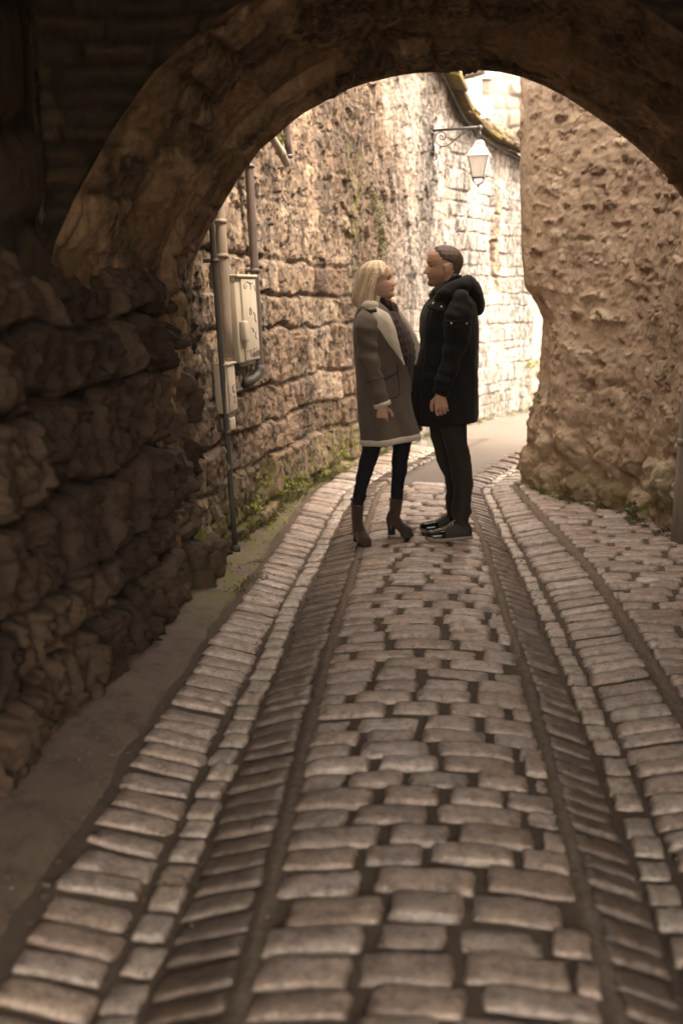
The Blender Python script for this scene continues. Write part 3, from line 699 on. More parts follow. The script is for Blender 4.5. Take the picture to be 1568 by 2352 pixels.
mb = MB(); mb.box(at(.5, -.008, -.03), (w*1.04, .11, .018), M, 0, .006); mb.build('lid', M_BOX, root)
mb = MB(); mb.box(at(.17, .63, .02), (w*.22, .035, hg*.24), M, 0, .008); mb.build('handle_boss', M_BOX, root)
mb = MB(); mb.ball(at(.33, .655, .014), (w*.075, .012, hg*.075), M); mb.build('keyhole', M_DARK, root)
mb = MB(); mb.box(at(.5, 1.02, -.045), (w*.86, .07, .03), M, 0, .006); mb.build('foot_bracket', M_COND, root)
mb = MB()
for st in ([(.42, .07), (.34, .09), (.34, .13), (.44, .14), (.46, .10)], [(.50, .055), (.62, .075), (.80, .075)], [(.66, .075), (.68, .15)], [(.86, .10), (.90, .17)],
           [(.56, .36), (.52, .42), (.60, .46), (.66, .40), (.60, .37)], [(.75, .42), (.82, .46), (.78, .5), (.86, .54)], [(.62, .60), (.70, .66)], [(.80, .66), (.74, .72), (.84, .74)],
           [(.26, .87), (.52, .86), (.80, .845)], [(.44, .86), (.46, .95)], [(.52, .95), (.56, .885), (.62, .955)], [(.64, .885), (.66, .95), (.74, .94), (.70, .90)], [(.78, .88), (.78, .95), (.86, .95), (.86, .89), (.78, .88)], [(.90, .87), (.94, .96)]):
    P = smooth_path(np.array([at(u, v, .0145) for u, v in st]), 2); mb.tube(P, .0030, 6, ry=.002)
mb.build('graffiti', M_INK, root)
root, M, at, w, hg = wall_box((515, 828), (536, 844), (541, 943), .06, 'meter_box', 'narrow cream meter box below the beige trunking, scribbled in marker', 'utility box')
mb = MB(); mb.box(at(.5, .5, -.035), (w, .07, hg), M, 0, .006); mb.build('case', M_BOX, root)
mb = MB(); mb.box(at(.5, -.01, -.022), (w*1.04, .085, .014), M, 0, .005); mb.build('lid', M_BOX, root)
mb = MB(); mb.box(at(.55, .5, .004), (w*.8, .01, hg*.93), M, 0, .004); mb.build('door', M_BOX, root)
mb = MB()
for st in ([(.45, .48), (.75, .44)], [(.6, .47), (.55, .62), (.8, .58)], [(.5, .70), (.8, .66), (.55, .8), (.8, .82)], [(.25, .62), (.35, .64)]):
    mb.tube(smooth_path(np.array([at(u, v, .0095) for u, v in st]), 2), .004, 6, ry=.002)
mb.build('graffiti', M_INK, root)
root, M, at, w, hg = wall_box((525, 953), (539, 962), (540, 985), .05, 'junction_box', 'little grey junction box under the narrow meter box', 'utility box')
mb = MB(); mb.box(at(.5, .5, -.035), (w, .07, hg), M, 0, .006); mb.build('case', M_PGREY, root); mb = MB(); mb.box(at(.5, .5, .003), (w*.85, .008, hg*.8), M, 0, .003); mb.build('cover', M_BOX, root)
# stub pipe against the right jamb
b0 = on_z(1568, 1246, 0); n_ = np.array([-.93, -.36, 0])
r_ = empty('wall_riser', b0, 'weathered grey riser pipe at the foot of the right wall by the jamb', 'pipe')
mb = MB(); mb.tube([b0+np.array([0, 0, z])+n_*.03 for z in (-.05, .4, .9, 1.45)], .055, 18); mb.build('pipe', M_PGREY, r_)
mb = MB(); mb.ball(b0+np.array([0, 0, 1.45])+n_*.03, (.056, .056, .04)); mb.build('cap', M_PGREY, r_)
mb = MB(); mb.tube([b0+np.array([0, 0, .62])+n_*.03, b0+np.array([0, 0, .66])+n_*.03], .06, 18); mb.build('collar', M_PGREY, r_)
# ---- street lamp on a scrolled bracket
M_IRON = plain_mat('dark_wrought_iron', (.055, .052, .055), .5, .25, 20, .2, metal=.3)
M_LAMPM = plain_mat('pale_grey_lantern_metal', (.55, .52, .48), .5, .15, 15, .12)
M_GLASS = plain_mat('milky_lantern_glass', (.80, .76, .70), .25, .06, 8, .05, dirt=(.62, .55, .46))
pw = on_wall(995, 300, .03); n_ = wall_n(pw[1]); e = np.array([n_[0], n_[1]]); Lw = .05
def arm_len():
    best = None
    for L in np.linspace(.2, 1.2, 400):
        p = pw+n_*L; v = np.array([p[0], p[1]*math.cos(PITCH)-(p[2]-EYE)*math.sin(PITCH)]); x = 784+FPX*v[0]/v[1]
        if best is None or abs(x-1103) < best[0]: best = (abs(x-1103), L)
    return best[1]
ARM = arm_len(); SC = .00066
def lp_(zx, zy): return pw+n_*ARM*(zx-215)/635+np.array([0, 0, (290-.118*(zx-215)-zy)*SC])
lr = empty('street_lamp', pw+n_*.0, 'wall lantern with milky glass hanging from a scrolled iron bracket', 'street lamp')
mb = MB(); mb.tube([lp_(215, 215), lp_(215, 650)], .010, 8); 
for z in (225, 330, 600): mb.box(lp_(215, z)-n_*.015, (.04, .04, .025))
mb.build('back_plate', M_IRON, lr)
mb = MB(); mb.tube(smooth_path(np.array([lp_(225, 640), lp_(250, 610), lp_(275, 650), lp_(250, 710), lp_(222, 700), lp_(222, 650)]), 2), .006, 7); mb.build('hook', M_IRON, lr)
mb = MB(); mb.box(lp_(262, 560)-n_*.0, (.035, .035, .075), None, 0, .005); mb.build('fuse_box', M_LAMPM, lr)
mb = MB(); mb.tube([lp_(215, 290), lp_(850, 290-75-0)+np.array([0, 0, 0])], .013, 10); mb.ball(lp_(842, 222), .024); mb.build('arm', M_IRON, lr)
mb = MB(); mb.tube(smooth_path(np.array([lp_(*q) for q in [(330, 385), (345, 365), (325, 345), (300, 365), (305, 400), (345, 418), (380, 400), (390, 340), (350, 305), (290, 310), (245, 350), (240, 420), (280, 490), (350, 512), (430, 485), (500, 415), (580, 345), (650, 285), (700, 268), (735, 300), (720, 345), (685, 350), (675, 320), (695, 305)]]), 2), .0065, 7); mb.build('scroll', M_IRON, lr)
LC = lp_(842, 222); zl = lambda zy: LC[2]-(zy-215)*SC
mb = MB(); mb.tube([LC, (LC[0], LC[1], zl(400))], .006, 8); mb.ball((LC[0], LC[1], zl(300)), .014); mb.build('hanger', M_IRON, lr)
yaw = R(-14)
def frust(mb, s0, z0, s1, z1, cap=True, t=0):
    c, s_ = math.cos(yaw), math.sin(yaw); V = []
    for s, z in ((s0, z0), (s1, z1)):
        for x, y in ((-1, -1), (1, -1), (1, 1), (-1, 1)):
            x *= s/2; y *= s/2; V.append((LC[0]+x*c-y*s_, LC[1]+x*s_+y*c, z))
    F = [(0, 1, 5, 4), (1, 2, 6, 5), (2, 3, 7, 6), (3, 0, 4, 7)]
    if cap: F += [(3, 2, 1, 0), (4, 5, 6, 7)]
    mb.add(V, F, t)
mb = MB(); frust(mb, .215, zl(607), .130, zl(505)); frust(mb, .136, zl(503), .136, zl(496)); frust(mb, .118, zl(494), .08, zl(440)); mb.tube([(LC[0], LC[1], zl(440)), (LC[0], LC[1], zl(425)), (LC[0], LC[1], zl(395))], [.05, .049, .026], 14); frust(mb, .220, zl(613), .220, zl(606.5)); mb.build('hood', M_LAMPM, lr, smooth=False)
mb = MB(); frust(mb, .104, zl(905), .189, zl(615)); mb.build('glass', M_GLASS, lr, smooth=False)
mb = MB(); c, s_ = math.cos(yaw), math.sin(yaw); bot = []
for x, y in ((-1, -1), (1, -1), (1, 1), (-1, 1)):
    q = lambda s, z: np.array([LC[0]+(x*c-y*s_)*s/2, LC[1]+(x*s_+y*c)*s/2, z])
    mb.tube([q(.110, zl(908)), q(.195, zl(612))], .0055, 6); bot.append(q(.110, zl(908)))
for i in range(4): mb.tube([bot[i], bot[(i+1) % 4]], .006, 6)
mb.build('frame', M_IRON, lr)
mb = MB(); fin = np.array([LC[0], LC[1], zl(1025)])
for b_ in bot: mb.tube(smooth_path(np.array([b_, b_*.85+fin*.15+np.array([0, 0, -.02]), b_*.5+fin*.5+np.array([0, 0, -.022]), fin+np.array([0, 0, .015]), fin]), 2), .005, 6)
mb.ball(fin, .013); mb.build('bottom_scroll', M_IRON, lr)
# cable that sags along the wall under the coping
pts = []
for i in range(0, len(LQ), 8):
    if 9.2 < LQ[i, 1] < 12.9:
        n = wall_n(LQ[i, 1]); pts.append(np.array([LQ[i, 0], LQ[i, 1], float(top_z(LQ[i, 1]))-.07])+n*.06)
mb = MB(); mb.tube(smooth_path(np.array(pts), 1), .012, 8); o = mb.build('cable', M_COND, None); tag(o, 'dark cable running along the pale wall just under its slab coping', 'cable')
# ================================================================== PLANTS
def leaf_mat(name, a, b):
    t = NT(name); c = t.mix(t.attr('tint'), a, b); m = t.done(c, .55, None, .4); t.b.inputs['Transmission Weight'].default_value = 0; t.b.inputs['Subsurface Weight'].default_value = .0; return m
M_LEAF = leaf_mat('yellow_green_leaf', (.07, .09, .012), (.24, .25, .03)); M_DLEAF = leaf_mat('dull_green_leaf', (.05, .06, .015), (.13, .15, .04)); M_MOSS = leaf_mat('moss_tuft', (.04, .042, .008), (.12, .12, .022))
def leaf(mb, p, d, n, L, w):
    d = d/np.linalg.norm(d); s = np.cross(d, n); s /= np.linalg.norm(s)+1e-9; n = np.cross(s, d)
    V = [p, p+d*L*.45+s*w/2+n*L*.08, p+d*L-n*L*.1, p+d*L*.45-s*w/2+n*L*.08, p+d*L*.45-n*.0]
    mb.add(V, [(0, 1, 4), (1, 2, 4), (2, 3, 4), (3, 0, 4)], random.random())
def rv(s=1): return rng.normal(0, s, 3)
def weed(base, h, n, spread, label, mat=None, nrm=np.array([0, 0, 1.]), group=None, ls=.035):
    mb = MB(); st = mb
    for i in range(n):
        d = nrm*1.0+rv(.55); d /= np.linalg.norm(d); L = h*random.uniform(.5, 1); p0 = np.array(base)+rv(spread)*np.array([1, 1, .2]); p1 = p0+d*L
        st.tube([p0, (p0+p1)/2+rv(.004), p1], .0016, 4)
        for k in range(5):
            q = p0+(p1-p0)*random.uniform(.35, 1); leaf(mb, q, d*.4+rv(.7), nrm+rv(.3), ls*random.uniform(.6, 1.3), ls*random.uniform(.4, .7))
    tag(mb.build('weed', mat or M_LEAF, None, smooth=False), label, 'plant', group)
for px, py, h, n, lab in ((585, 1180, .16, 14, 'yellow-green weed low on the wall just right of the dark conduit'), (655, 1132, .14, 14, 'bright weed growing where wall meets cobbles left of the woman'), (684, 1108, .10, 9, 'small sprig at the wall foot nearer the woman'), (742, 1090, .10, 8, 'tuft of weed at the wall foot behind the woman\'s boots'), (780, 1052, .12, 9, 'weed in the wall foot close beside the coat hem'), (603, 1120, .13, 9, 'loose yellow weed on the mossy wall above the pavement')):
    p = on_wall(px, py, .03); weed(p, h, n, .03, lab, nrm=np.array([.5, -.15, .8]))
for px, py, lab in ((1120, 958, 'grassy tuft at the pale wall foot right of the man'), (1170, 950, 'yellowish tuft by the asphalt between man and corner house'), (1205, 944, 'farthest tuft at the end of the pale wall')):
    weed(on_z(px, py, .0)+np.array([-.1, .1, 0]), .13, 22, .09, lab, ls=.03)
weed(on_wall(1214, 845, .02), .14, 18, .05, 'small plant sprouting waist high from the pale wall end', nrm=np.array([.6, -.5, .5]))
for px, py, lab in ((2370/2560*1568, 1205, 'weed at the right wall foot beside the riser pipe'),):
    weed(on_z(px-18, py-2, 0.0)+np.array([.05, .05, .05]), .10, 10, .03, lab, M_DLEAF)
p = on_wall(652, 332, .12); weed(p, .06, 4, .01, 'tiny bright sprig growing by the slanting pale pipe')
mb = MB()
for px, py, n in ((1150, 325, 90), (1135, 290, 25), (1125, 250, 12), (1165, 345, 50)):
    q = on_y(px, py, 16.05)
    for i in range(n):
        x = q[0]+random.gauss(0, .11); p = np.array([x, 16.0+(x-cx)*.9/5.5-random.uniform(.03, .12), q[2]+random.gauss(0, .13)]); leaf(mb, p, np.array([0, -.5, -.5])+rv(.5), np.array([0, -1, .3])+rv(.4), random.uniform(.03, .06), .035)
tag(mb.build('ivy', M_DLEAF, None, smooth=False), 'sparse ivy creeping up the pale tall house above the coping', 'ivy')
# moss and grass along the wall feet
mb = MB()
def moss_run(pts, n, wdt, hh):
    P, s = resample(np.array(pts), .01)
    for i in range(n):
        p = P[random.randrange(len(P))]+np.array([random.gauss(0, wdt), random.gauss(0, wdt), random.uniform(0, .01)]); 
        if fbm(np.array(p[0]*5), np.array(p[1]*5), 6, 2) < -.05: continue
        leaf(mb, p, np.array([0, 0, 1])+rv(.6), rv(1), random.uniform(.01, hh), .008)
for px, py, n in ((858, 455, 200), (872, 510, 280), (878, 560, 190)):
    c = on_wall(px, py, .02); nn = wall_n(c[1])
    for i in range(n):
        p = c+np.array([0, 0, 1])*random.gauss(0, .09)+np.array([-nn[1], nn[0], 0])*random.gauss(0, .055)+nn*random.uniform(-.01, .025)
        leaf(mb, p, nn*.4+np.array([0, 0, -.5])+rv(.5), nn+rv(.4), random.uniform(.010, .022), .012)
W = lambda y, o=.04, z=.01: (float(wall_x(y, 0))+o, y, z)
moss_run([W(5.35), W(5.7), W(6.4), W(7.2), W(8), W(9), W(10)], 3200, .022, .035)
moss_run([W(10), W(11), W(12), W(12.8)], 900, .035, .06)
moss_run([on_z(1195, 1112), on_z(1290, 1150), on_z(1380, 1168), on_z(1460, 1198), on_z(1545, 1245)], 1600, .022, .02)
moss_run([W(4.9, .25), W(5.3, .24), W(5.6, .22)], 900, .05, .012)
tag(mb.build('moss', M_MOSS, None, smooth=False), kind='stuff')
# loose rubble at the passage wall foot
for px, py, s, lab in ((372, 1412, .075, 'larger fallen stone at the foot of the dark passage wall'), (392, 1402, .045, 'smaller fallen stone beside the larger one at the passage wall')):
    q = on_z(px, py, .03); mb = MB(); mb.ball(q, (s, s*.7, s*.5), None, 18, 12)
    o = mb.build('fallen_stone', M_TUN); V = np.array([v.co[:] for v in o.data.vertices]); 
    d = V-q; V = q+d*(1+.35*fbm(V[:, 0]*18, V[:, 1]*18+V[:, 2]*15, 5, 3))[:, None]; o.data.vertices.foreach_set('co', V.astype(np.float32).ravel()); tag(o, lab, 'stone')
# ================================================================== PEOPLE
YP = 6.05
def Z1(zx, zy, Y=YP): return on_y((1200+zx/2.24)*.6125, (880+zy/2.24)*.6125, Y)
def Z2(zx, zy, Y=YP): return Z1(zx, zy+1388.8, Y)
PXM = .000735
def smooth1(a, k):
    for _ in range(k): a = np.r_[a[0], (a[:-2]+2*a[1:-1]+a[2:])/4, a[-1]]
    return a
class Loft:
    def __init__(s, rows, Y=YP, n=2.3, sm=14):
        rows = sorted(rows, key=lambda r: -r[0]); z, xl, xr, ry, yo = [], [], [], [], []
        for r in rows:
            a = Z1(r[1], r[0], Y); b = Z1(r[2], r[0], Y); z.append((a[2]+b[2])/2); xl.append(a[0]); xr.append(b[0]); ry.append(r[3]); yo.append(Y+(r[4] if len(r) > 4 else 0))
        s.z = np.linspace(z[0], z[-1], 160); f = lambda v: smooth1(np.interp(s.z, z, v), sm)
        s.xl, s.xr, s.ry, s.yc = f(xl), f(xr), f(ry), f(yo); s.n = n; s.Y = Y
    def at(s, z):
        g = lambda v: np.interp(z, s.z, v); xl, xr = g(s.xl), g(s.xr); return (xl+xr)/2, (xr-xl)/2, g(s.yc), g(s.ry)
    def pt(s, z, th, off=0.0):
        cx_, a, yc, ry = s.at(z); c, sn = np.cos(th), np.sin(th); p = 2/s.n
        return np.stack([cx_+(a+off)*np.sign(c)*np.abs(c)**p, yc+(ry+off)*np.sign(sn)*np.abs(sn)**p, z+0*th], -1)
    def th_of(s, z, x):
        cx_, a, yc, ry = s.at(z); q = np.clip((x-cx_)/a, -.999, .999); return -np.arccos(np.sign(q)*np.abs(q)**(s.n/2))
    def front(s, x, z, off=0.0):
        cx_, a, yc, ry = s.at(z); q = np.clip(np.abs((x-cx_)/(a+off)), 0, .995); return np.stack([x, yc-(ry+off)*(1-q**s.n)**(1/s.n), z], -1)
    def px(s, zx, zy, off=0.0):
        p = Z1(zx, zy, s.Y-.12); return s.front(np.array(p[0]), np.array(p[2]), off)
def displace(o, fn):
    me = o.data; n = len(me.vertices); co = np.zeros(n*3, np.float32); me.vertices.foreach_get('co', co); nr = np.zeros(n*3, np.float32); me.vertices.foreach_get('normal', nr)
    co = co.reshape(-1, 3).astype(float); nr = nr.reshape(-1, 3); co += nr*fn(co)[:, None]; me.vertices.foreach_set('co', co.astype(np.float32).ravel()); me.update()
def wr(amp, sx, sz, seed, sharp=False):
    def f(c):
        q = fbm(c[:, 0]*sx+c[:, 1]*sx*.7+.6*c[:, 2]*sz*.3, c[:, 2]*sz+c[:, 0]*sx*.5, seed, 3)
        return amp*(np.abs(q)*2-.5 if sharp else q)
    return f
def loft_obj(name, L, mat, parent, z0, z1, nz=90, nt=72, th=None, off=0.0, lift=None, thick=0, cap=True, disp=None):
    z = np.linspace(z0, z1, nz)
    if th is None:
        T = np.linspace(0, 2*math.pi, nt, endpoint=False)[None]+0*z[:, None]; closed = True
    else:
        t0, t1 = th(z); T = t0[:, None]+(t1-t0)[:, None]*np.linspace(0, 1, nt)[None]; closed = False
    G = L.pt(z[:, None]+0*T, T, off)
    if disp is not None:
        cx_, a, yc, ry = L.at(z); d = G-np.stack([cx_, yc, z], -1)[:, None]; d[..., 2] = 0; d /= np.linalg.norm(d, axis=-1)[..., None]+1e-9; G = G+d*disp(T, z[:, None]+0*T)[..., None]
    if lift is not None: G[..., 2] += lift(G)
    F = [tuple(f) for f in grid_faces(nz, nt, closed)]
    if closed and cap: F += [tuple(range(nt))[::-1], tuple((nz-1)*nt+i for i in range(nt))]
    o = mesh_obj(name, G.reshape(-1, 3), F, mat, parent, {'tint': (.6*vnoise(T*38, z[:, None]*3+0*T, 3)+.4*vnoise(T*90, z[:, None]*5+0*T, 4)).ravel()})
    if thick: with_mods(o, ('SOLIDIFY', dict(thickness=thick, offset=-1)))
    return o
def patch(mb, L, rows, off=.01, nx=9, thick=.012, nz=40, Yp=None):
    """strip on the camera side of a loft; rows: (zy, xL, xR) in measured units"""
    rows = sorted(rows); zz = np.linspace(rows[0][0], rows[-1][0], nz); a = np.array(rows, float)
    l = smooth1(np.interp(zz, a[:, 0], a[:, 1]), 2); r = smooth1(np.interp(zz, a[:, 0], a[:, 2]), 2)
    G = np.zeros((nz, nx, 3))
    for i in range(nz):
        for j, k in enumerate(np.linspace(0, 1, nx)):
            G[i, j] = L.px(l[i]+(r[i]-l[i])*k, zz[i], off+(.006*math.sin(math.pi*k) if thick else 0))
    Bk = G+np.array([0, thick, 0])
    ring = np.concatenate([G, Bk[:, ::-1]], 1)
    nt = 2*nx
    mb.add(ring.reshape(-1, 3), [tuple(f) for f in grid_faces(nz, nt, True)]+[tuple(range(nt))[::-1], tuple((nz-1)*nt+i for i in range(nt))])
def limb(pts, Y0s, n=26, m=46, ysc=1.0):
    """pts: (zx, zy, halfwidth) measured; returns path, rx, ry"""
    P = np.array([Z1(p[0], p[1], y) for p, y in zip(pts, Y0s)]); r = np.array([p[2]*PXM*y/YP for p, y in zip(pts, Y0s)])
    d = np.r_[0, np.cumsum(np.linalg.norm(np.diff(P, axis=0), axis=1))]; s = np.linspace(0, d[-1], m)
    Q = np.stack([smooth1(np.interp(s, d, P[:, i]), 4) for i in range(3)], 1); return Q, smooth1(np.interp(s, d, r), 4)
# materials
def cloth_mat(name, col, var=.3, scale=60, bump=.4, bd=.002, rough=.9, sheen=.15, c2=None, weave=None):
    t = NT(name); c = t.mix(t.noise(scale, 5, .7), tuple(q*(1-var) for q in col), tuple(q*(1+var) for q in col))
    if c2: c = t.mix(t.remap(t.noise(9, 4, .6, w=3), .45, .65, 0, .7), c, c2)
    b = t.bump(t.noise(weave or scale*5, 3, .7), bump, bd); b = t.bump(t.noise(14, 4, .6, (1, 1, 1.6), w=6), .35, .012, b)
    return t.done(c, rough, b, .3, **{'Sheen Weight': sheen, 'Sheen Roughness': .5})
M_COAT = cloth_mat('taupe_suede_felt', (.086, .066, .050), .25, 40); M_SHEAR = cloth_mat('cream_shearling', (.52, .45, .36), .3, 110, .9, .006, .95, .5)
M_KNIT = cloth_mat('dark_brown_cable_knit', (.035, .019, .014), .4, 70, .6, .004); M_JEANS = cloth_mat('navy_denim', (.0055, .0058, .009), .3, 50, .3, .001, .85, .03)
M_BOOT = cloth_mat('brown_suede_boot', (.042, .024, .0155), .3, 50, .3, .001, .85, .3); M_SOLE = plain_mat('dark_sole', (.02, .015, .012), .6, .2)
M_PARKA = cloth_mat('black_cotton_parka', (.0075, .0064, .0055), .35, 30, .5, .003, .95, .04); M_PIPE = plain_mat('black_binding', (.012, .010, .009), .6, .2)
M_GREYJ = cloth_mat('charcoal_denim', (.021, .017, .0135), .35, 60, .3, .0015, .85, .05); M_SCARF = cloth_mat('dark_grey_knit_collar', (.014, .013, .0105), .35, 70, .6, .004)
M_PATENT = plain_mat('black_patent_leather', (.012, .010, .009), .18, .2, 12, .1); M_SHOE = plain_mat('black_suede_shoe', (.016, .013, .011), .6, .3, 30, .2); M_LACE = plain_mat('beige_lace', (.33, .27, .20), .8, .15)
M_RUB = plain_mat('pale_rubber_sole', (.22, .18, .135), .7, .15); M_SNAP = plain_mat('steel_snap', (.5, .48, .44), .3, .05, metal=1)
def skin_mat(name, base, red):
    t = NT(name); c = t.mix(t.noise(22, 4, .6), tuple(q*.9 for q in base), tuple(q*1.1 for q in base)); c = t.mix(t.attr('lip'), c, red); c = t.mix(t.attr('brow'), c, (.06, .038, .025)); c = t.mix(t.math('MULTIPLY', t.attr('stub'), t.noise(240, 2, .6)), c, (.09, .06, .045))
    m = t.done(c, .5, t.bump(t.noise(160, 3, .6), .12, .001), .4); t.b.inputs['Subsurface Weight'].default_value = .08; t.b.inputs['Subsurface Radius'].default_value = (.01, .004, .002); return m
M_SKINW = skin_mat('warm_skin', (.41, .25, .172), (.26, .095, .075)); M_SKINM = skin_mat('tanned_skin', (.40, .235, .158), (.24, .11, .085))
def hair_mat(name, stops, sc):
    t = NT(name); v = t.math('ADD', t.math('MULTIPLY', t.attr('tint'), .75), t.math('MULTIPLY', t.noise(sc, 4, .7, (1, 1, .12)), .35)); c = t.ramp(v, stops); return t.done(c, .62, t.bump(t.noise(sc*1.6, 3, .7, (1, 1, .1)), .6, .004), .5)
M_BLONDE = hair_mat('blonde_hair', [(.15, (.09, .058, .032)), (.42, (.30, .215, .13)), (.75, (.60, .48, .32)), (1, (.72, .62, .46))], 90); M_DHAIR = hair_mat('short_dark_hair', [(.1, (.04, .026, .018)), (.6, (.095, .064, .044)), (1, (.16, .12, .09))], 130)
M_EYE = plain_mat('eye', (.03, .02, .016), .2, .2)
# ---- heads (local: x to the face, z up, chin at 0)
def head_grid(H, sx=1.0, male=True, nz=64, nt=96):
    q = np.r_[np.linspace(0, .96, nz-6), [.972, .982, .99, .995, .998, 1.0]]
    fx = np.interp(q, [0, .03, .08, .14, .19, .23, .26, .30, .36, .44, .50, .56, .62, .70, .78, .86, .93, .97, 1], [.066, .082, .088, .085, .081, .0885, .086, .087, .087, .084, .0825, .0905, .0935, .0925, .088, .076, .054, .034, .0])
    bx = np.interp(q, [0, .06, .14, .22, .30, .40, .5, .62, .72, .82, .9, .96, 1], [.0, .03, .055, .07, .078, .088, .096, .100, .097, .085, .065, .04, .0])
    w = np.interp(q, [0, .04, .1, .18, .26, .36, .46, .56, .66, .76, .86, .93, .97, 1], [.018, .034, .046, .054, .060, .066, .069, .0725, .0745, .072, .060, .043, .027, .0])
    if not male: w = w*.95; fx = fx-np.interp(q, [0, .05, .14, .2], [.010, .009, .006, 0])
    ph = np.linspace(-math.pi, math.pi, nt, endpoint=False); ph = ph-.35*np.sin(ph)   # denser at the face
    c, s = np.cos(ph), np.sin(ph); pw_ = .86
    X = np.where(c >= 0, fx[:, None]*np.abs(c)[None]**pw_, -bx[:, None]*np.abs(c)[None]**pw_); Y = w[:, None]*np.sign(s)*np.abs(s)**.92; Z = q[:, None]*H+0*X
    g = lambda yy, zz, sy, sz, y=Y, Zq=q[:, None]: np.exp(-((y-yy)/sy)**2-((Zq-zz)/sz)**2)
    front = np.clip(c, 0, 1)[None]
    # nose: ridge that grows towards the tip
    ridge = np.interp(q, [.275, .30, .325, .35, .40, .46, .51, .55], [0, .010, .024, .0255, .020, .012, .004, 0])[:, None]
    if not male: ridge = ridge*.82
    nw = np.interp(q, [.28, .33, .40, .5], [.015, .0145, .0115, .009])[:, None]
    X = X+ridge*np.exp(-(Y/nw)**2)*(front > .2)
    for sg in (-1, 1):
        X = X-.0085*g(sg*.030, .50, .015, .045)*front+.003*g(sg*.030, .575, .02, .03)*front+.003*g(sg*.038, .40, .022, .07)*front-.003*g(sg*.045, .24, .02, .07)*front
        X = X+.007*g(sg*.013, .315, .007, .02)*front
    X = X+.0035*g(0, .245, .022, .014)*front+.003*g(0, .205, .018, .014)*front-.0045*np.exp(-(Y/.024)**2-((q[:, None]-.224-(Y/.024)**2*(.006 if male else .016))/.008)**2)*front-.003*g(0, .155, .03, .025)*front
    Zt = Z.copy(); Zt += np.where(q[:, None] < .12, (.12-q[:, None])*.10*(1-front)*H*1.6, 0)   # jaw line rises to the back
    return np.stack([X*sx, Y, Zt], -1)
def hand_caps(mb, wrist, down, fwd, inn, s=1.0, curl=1.0):
    """relaxed hand: palm + five separate curled fingers; inn = palm side"""
    d, f, i = (np.array(v, float)/np.linalg.norm(v) for v in (down, fwd, inn))
    k = wrist+d*.085*s
    for a, b in ((-.030, .9), (-.010, 1), (.010, 1), (.030, .95)): mb.capsule(wrist+f*a*.5*s, k+f*a*s, .015*s, .0135*s, 10)
    for a, L, r, c in ((.033, .070, .0092, .9), (.011, .078, .0095, 1), (-.011, .073, .009, 1.1), (-.031, .058, .008, 1.25)):
        p = k+f*a*s; ang = R(22*curl*c)
        for seg in (.45, .31, .24):
            dd = d*math.cos(ang)+i*math.sin(ang)+f*a*1.2; q = p+dd/np.linalg.norm(dd)*L*seg*s; mb.capsule(p, q, r*s, r*.9*s, 9); p = q; ang += R(34*curl*c)
    p = wrist+d*.022*s+f*.024*s
    for dd, L in ((d*.6+f*.75+i*.35, .038), (d*.85+f*.35+i*.45, .032), (d*.9+f*.05+i*.45, .026)):
        dd = dd/np.linalg.norm(dd); q = p+dd*L*s; mb.capsule(p, q, .0115*s, .0098*s, 9); p = q
def build_body(parent, HM, H, male, mat, caps_fn, sx=1.0):
    """one continuous surface: head, neck, trunk, arms, hands, legs fused by a voxel remesh"""
    G = head_grid(H, sx, male); V = G.reshape(-1, 3)
    tl = lambda v: (np.array(HM.to_3x3())@np.asarray(v, float).T).T+np.array(HM.translation)
    mb = MB(); nz, nt = G.shape[:2]
    mb.add(tl(V), [tuple(f) for f in grid_faces(nz, nt, True)]+[tuple(range(nt))[::-1], tuple((nz-1)*nt+i for i in range(nt))])
    R3 = np.array(HM.to_3x3())
    for sg in (-1, 1):
        E_ = np.array(Matrix.Rotation(R(-12), 3, 'Y'))
        mb.ball(tl([[-.010, sg*.0745, .445*H]])[0], (.019, .009, .032), R3@E_, 14, 10); mb.ball(tl([[-.004, sg*.072, .355*H]])[0], (.010, .006, .011), R3@E_, 10, 8)
        mb.ball(tl([[-.004, sg*.077, .49*H]])[0], (.020, .007, .015), R3@E_, 10, 8)
    caps_fn(mb, tl)
    o = mb.build('body', mat, parent)
    with_mods(o, ('REMESH', dict(mode='VOXEL', voxel_size=.0034)), ('SMOOTH', dict(factor=.5, iterations=2)))
    me = o.data; n = len(me.vertices); co = np.zeros(n*3, np.float32); me.vertices.foreach_get('co', co); co = co.reshape(-1, 3)+np.array(o.location)+np.array(parent.location)
    q = (np.array(HM.to_3x3().inverted())@(co-np.array(HM.translation)).T).T; x, y, z = q[:, 0], q[:, 1], q[:, 2]/H
    onh = (z > -.05) & (z < 1.1) & (np.abs(y) < .1)
    lip = np.exp(-((z-.226)/.022)**2-(y/.02)**2)*(x > .07)*onh*(.55 if male else .9)
    brow = sum(np.exp(-((z-.585-.1*abs(0))/.014)**2-((y-sg*.030)/.017)**2) for sg in (-1, 1))*(x > .05)*onh*(.95 if male else .7)
    stub = (sstep(.36, .2, z)*sstep(-.06, .02, z)*(x > .0))*onh*(1.1 if male else 0)
    for k, a in (('lip', lip), ('brow', brow), ('stub', np.clip(stub, 0, 1))):
        at_ = me.attributes.new(k, 'FLOAT', 'POINT'); at_.data.foreach_set('value', a.astype(np.float32))
    for sg in (-1, 1):
        m2 = MB(); m2.ball(tl([[(.0685 if male else .0665)*sx, sg*.0305, .498*H]])[0], (.0105, .0095, .0075), None, 14, 10); m2.build('eye', M_EYE, o if False else parent)
    return o, tl, G
